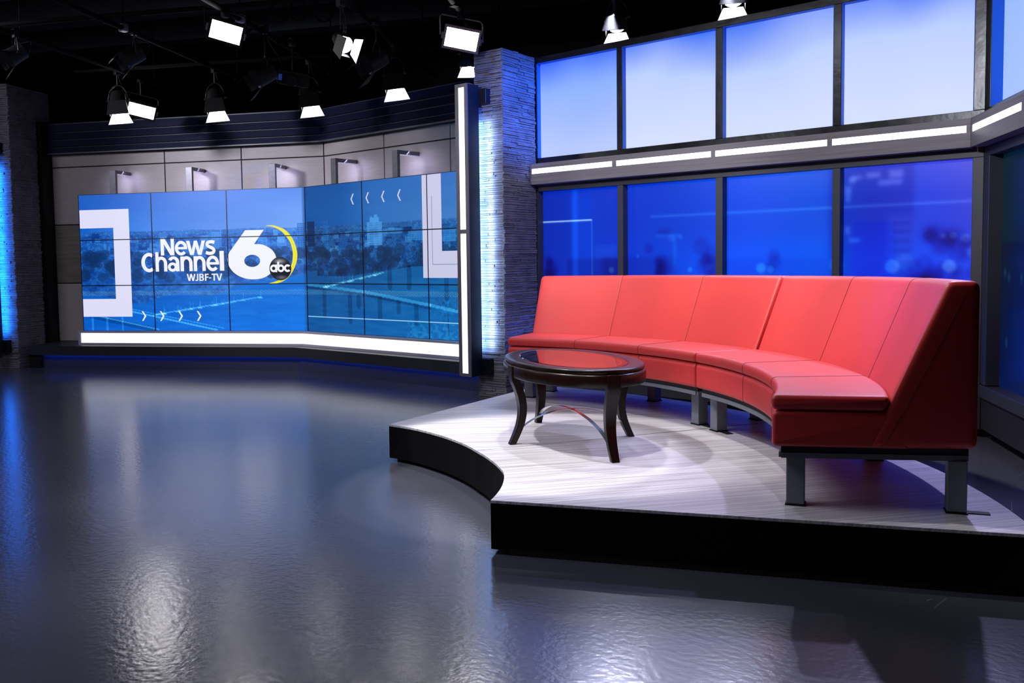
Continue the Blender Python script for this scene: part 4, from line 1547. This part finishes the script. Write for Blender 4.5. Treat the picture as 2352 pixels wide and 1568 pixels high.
def barn_light(x, y, z, d, label, lit=True, size=1.0, power=0, rollz=0):
    """fresnel spotlight: drum body, lens, yoke, four barn doors"""
    t = thing('spotlight', (x, y, z), label, 'light', 'barn-door spotlights on the lighting grid')
    s = size
    M = aim_matrix((x, y, z), d, rollz)
    MB().lathe([(.05 * s, .20 * s), (.085 * s, .18 * s), (.092 * s, .02 * s), (.098 * s, 0), (.098 * s, -.01 * s), (.07 * s, -.012 * s)], M, 18).build('housing', M_fixture, t, smooth=35)
    MB().lathe([(.092 * s, -.0125 * s), (.07 * s, -.022 * s), (.02 * s, -.028 * s)], M, 18).build('lens', M_lens if lit else M_lensoff, t)
    for k in range(4):
        # k: 0 top, 1 side, 2 bottom, 3 side, seen along the beam
        Mk = M @ Matrix.Rotation(PI / 2 * k, 4, 'Z')
        a, b, L, spread = ((.09, .12, .17, -.30), (.07, .08, .07, .10), (.085, .135, .13, .40), (.07, .08, .07, .10))[k]
        a, b, L = a * s, b * s, L * s
        y0, z0 = .095 * s, -.012 * s
        y1, z1 = y0 + L * math.sin(spread), z0 - L * math.cos(spread)
        th = .003
        vs = [(-a, y0, z0), (a, y0, z0), (b, y1, z1), (-b, y1, z1), (-a, y0 + th, z0 + th), (a, y0 + th, z0 + th), (b, y1 + th, z1 + th), (-b, y1 + th, z1 + th)]
        mb = MB().add(tp(Mk, vs), [(0, 1, 2, 3)], 0)
        mb.add(tp(Mk, vs), [(7, 6, 5, 4), (0, 4, 5, 1), (1, 5, 6, 2), (2, 6, 7, 3), (3, 7, 4, 0)], 1)
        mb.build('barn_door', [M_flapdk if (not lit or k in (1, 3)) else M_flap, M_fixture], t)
    # yoke in the vertical plane across the aim
    ax = (M.to_3x3() @ Vector((1, 0, 0)))
    c = M @ Vector((0, 0, .10 * s))
    pts = [c + ax * (.105 * s * math.cos(q)) + Vector((0, 0, .17 * s * math.sin(q))) for q in np.linspace(0, PI, 13)]
    MB().tube(pts, .008, 6).build('yoke', M_fixture, t, smooth=40)
    top = c + Vector((0, 0, .17 * s))
    clampstem(t, top.x, top.y, top.z)
    for sg in (-1, 1):
        q = c + ax * (.105 * s * sg)
        MB().tube([q - ax * .012 * sg, q + ax * .02 * sg], .014, 8).build('knob', M_fixture, t)
    # power lead
    e = c + Vector((0, 0, .02)) + (M.to_3x3() @ Vector((0, 0, .1 * s)))
    pth = [e, e + Vector((.03, .02, -.05)), e + Vector((.06, .03, .04)), Vector((top.x + .03, top.y + .01, ZP - .1)), Vector((top.x + .01, top.y, ZP))]
    sm = []
    for i in range(len(pth) - 1):
        p0 = pth[max(0, i - 1)]
        p1, p2 = pth[i], pth[i + 1]
        p3 = pth[min(len(pth) - 1, i + 2)]
        for q in np.arange(6) / 6:
            sm.append(.5 * ((2 * p1) + (p2 - p0) * q + (2 * p0 - 5 * p1 + 4 * p2 - p3) * q * q + (3 * p1 - p0 - 3 * p2 + p3) * q ** 3))
    MB().tube(sm, .005, 5).build('power_lead', M_fixture, t)
    if lit and power:
        p = M @ Vector((0, 0, -.05 * s))
        lp = lamp('spotlight_beam', 'SPOT', p, p + Vector(d), power, (.95, .95, 1), .05, angle=70, blend=.5)
        lp.parent = t
        lp.location = Vector(p) - Vector((x, y, z))
    return t


def led_panel(x, y, z, d, label, w_, h_, rollz=0, frame_mat=None, power=0):
    t = thing('led_panel_light', (x, y, z), label, 'light', 'LED panel lights on the lighting grid')
    M = aim_matrix((x, y, z), d, rollz)
    fm = frame_mat or M_fixture

    def bx(x0, x1, y0, y1, z0, z1):
        m = MB().box(x0, x1, y0, y1, z0, z1)
        m.v = tp(M, m.v)
        return m
    hw, hh = w_ / 2, h_ / 2
    bx(-hw - .02, hw + .02, -hh - .02, hh + .02, .004, .07).build('housing', fm, t, bevel=.006)
    bx(-hw, hw, -hh, hh, -.002, .004).build('led_face', M_ledface, t, label='glowing white LED face')
    mb = MB()
    for a in ((-hw - .022, -hw, -hh - .022, hh + .022), (hw, hw + .022, -hh - .022, hh + .022), (-hw, hw, -hh - .022, -hh), (-hw, hw, hh, hh + .022)):
        q = MB().box(a[0], a[1], a[2], a[3], -.012, .004)
        mb.add(tp(M, q.v), q.f)
    mb.build('face_frame', fm, t)
    for sg in (-1, 1):
        bx(sg * (hw + .03) - .01, sg * (hw + .03) + .01, -.03, .03, .01, .06).build('pivot', M_fixgrey, t, bevel=.004)
    ax = M.to_3x3() @ Vector((1, 0, 0))
    c = M @ Vector((0, 0, .035))
    up_ = Vector((0, 0, 1))
    e = hw + .05
    hgt = hh + .10
    pts = [c - ax * e, c - ax * e + up_ * (hgt - .02), c - ax * (e - .02) + up_ * hgt, c + ax * (e - .02) + up_ * hgt, c + ax * e + up_ * (hgt - .02), c + ax * e]
    MB().tube(pts, .008, 6).build('yoke', M_fixgrey if frame_mat else M_fixture, t)
    top = c + up_ * hgt
    clampstem(t, top.x, top.y, top.z)
    if power:
        p = M @ Vector((0, 0, -.03))
        lp = lamp('led_panel_beam', 'AREA', p, p + Vector(d), power, (.95, .94, 1), w_, h_)
        lp.rotation_euler = M.to_euler()
        lp.parent = t
        lp.location = Vector(p) - Vector((x, y, z))
    return t


toC = lambda x, y, dz: Vector((-x * .9, -y * .9, 0)).normalized() + Vector((0, 0, dz))
led_panel(-6.962, 4.607, 3.316, toC(-6.96, 4.6, -.45), 'black LED panel light glowing white, highest one left of the grid centre', .265, .155, R(14), power=0)
led_panel(-10.137, 5.505, 3.117, toC(-10.1, 5.5, -.5), 'small LED panel light glowing beside the leftmost barn-door spotlight', .30, .145, R(13))
led_panel(-5.553, 6.138, 3.266, toC(-5.5, 6.1, -.42), 'large grey LED panel light on a bracket above the white light column', .29, .165, R(12), M_fixgrey)
D1 = lambda x, y: toC(x, y, -1.25)
barn_light(-5.968, 5.107, 3.065 + .06, Vector((.95, -.45, -.65)), 'barn-door spotlight tilted on its side, glowing tall and narrow near grid centre', True, .8, rollz=R(-80))
barn_light(-9.892, 5.09, 3.09, D1(-9.9, 5.1), 'leftmost lit barn-door spotlight, hanging low beside the small LED panel', True, 1.0, rollz=R(-9))
barn_light(-9.042, 5.814, 3.09, D1(-9, 5.8), 'lit barn-door spotlight hanging in front of the navy fascia, second from left', True, 1.0, rollz=R(-9))
barn_light(-7.967, 6.314, 3.07, D1(-8, 6.3), 'lit barn-door spotlight hanging above the fold of the video wall', True, 1.0, rollz=R(-9))
barn_light(-6.749, 6.434, 3.105, D1(-6.7, 6.4), 'lit barn-door spotlight hanging above the right half of the video wall', True, 1.0, rollz=R(-9))
barn_light(-4.608, 7.212, 3.42, Vector((.45, -.9, -1.1)), 'lit barn-door spotlight just above the second window from the pillar', True, .95)
barn_light(-3.473, 7.217, 3.43, Vector((.45, -.9, -1.1)), 'lit barn-door spotlight above the third window at the top picture edge', True, .95)
barn_light(-5.729, 6.436, 3.16, D1(-5.7, 6.4), 'barn-door spotlight half hidden behind the top of the stone pillar', True, .85)
barn_light(-7.273, 5.136, 3.03, Vector((-.35, -.8, -.5)), 'unlit spotlight with grey barn door hanging left of the moving head', False, 1.0)
barn_light(-6.303, 5.676, 3.09, Vector((-.35, -.8, -.5)), 'unlit spotlight with grey barn door right of the sideways lit spotlight', False, 1.0)
barn_light(-8.144, 4.289, 3.22, Vector((-.3, -.8, -.5)), 'unlit black spotlight high on the left, above the lit LED panel', False, .9)
barn_light(-8.986, 3.552, 3.25, Vector((-.2, -.8, -.6)), 'unlit black spotlight at the far left picture edge under the ceiling', False, .9)

# moving head with a small blue display
mh = thing('moving_head_light', (-7.45, 5.70, 3.13), 'black moving-head light with a tiny blue display beside the unlit spotlight', 'light')
Mh = aim_matrix((-7.45, 5.70, 3.13), Vector((.6, -.6, -.35)), R(10))
m_ = MB().box(-.16, .16, -.07, .07, -.02, .05)
m_.v = tp(Mh, m_.v)
m_.build('body', M_fixture, mh, bevel=.015)
m_ = MB().box(-.10, .12, -.075, -.0701, 0, .03)
m_.v = tp(Mh, m_.v)
m_.build('grille', M_steeldk, mh)
MB().lathe([(.05, .0), (.06, -.09), (.055, -.12), (.03, -.121)], Mh, 16).build('lens_barrel', M_fixture, mh, smooth=35)
m_ = MB().box(.11, .145, -.03, .03, -.024, -.02)
m_.v = tp(Mh, m_.v)
m_.build('display', emit('small_blue_display', rgb(40, 90, 220), .2), mh, label='small blue display')
clampstem(mh, -7.45, 5.70, 3.19)

# coils of spare cable hanging from the grid
for i, ((x, y, z, r_), lab) in enumerate((((-6.57, 4.89, 3.466, .075), 'coil of black cable above the unlit spotlight, left one of the high trio'),
                                        ((-6.42, 4.98, 3.466, .075), 'coil of black cable hanging high, middle one of the trio'),
                                        ((-6.22, 5.10, 3.455, .085), 'coil of black cable hanging high, right one nearest the lit sideways spotlight'),
                                        ((-7.27, 5.12, 3.40, .08), 'coil of black cable in the lower pair, left one'),
                                        ((-7.44, 5.42, 3.41, .08), 'coil of black cable in the lower pair, right one'),
                                        ((-6.75, 6.44, 3.42, .065), 'coil of black cable on the pipe above the fourth lit spotlight'))):
    s_ = Vector((.74, .67, 0))
    pts = []
    for k in range(72):
        q = 2 * PI * k / 24
        rr = r_ * (1 + .05 * math.sin(k * .7))
        pts.append((x + s_.x * rr * math.cos(q) + .006 * math.sin(k / 9), y + s_.y * rr * math.cos(q) - .01 * math.cos(k / 11), z + rr * 1.15 * math.sin(q)))
    o = MB().tube(pts, .006, 6, closed=True).build('cable_coil', M_pipe, smooth=50)
    o['label'] = lab
    o['category'] = 'cable'
    o['group'] = 'coils of cable on the lighting grid'

# drop internal bookkeeping
for o in bpy.data.objects:
    if '_o' in o:
        del o['_o']
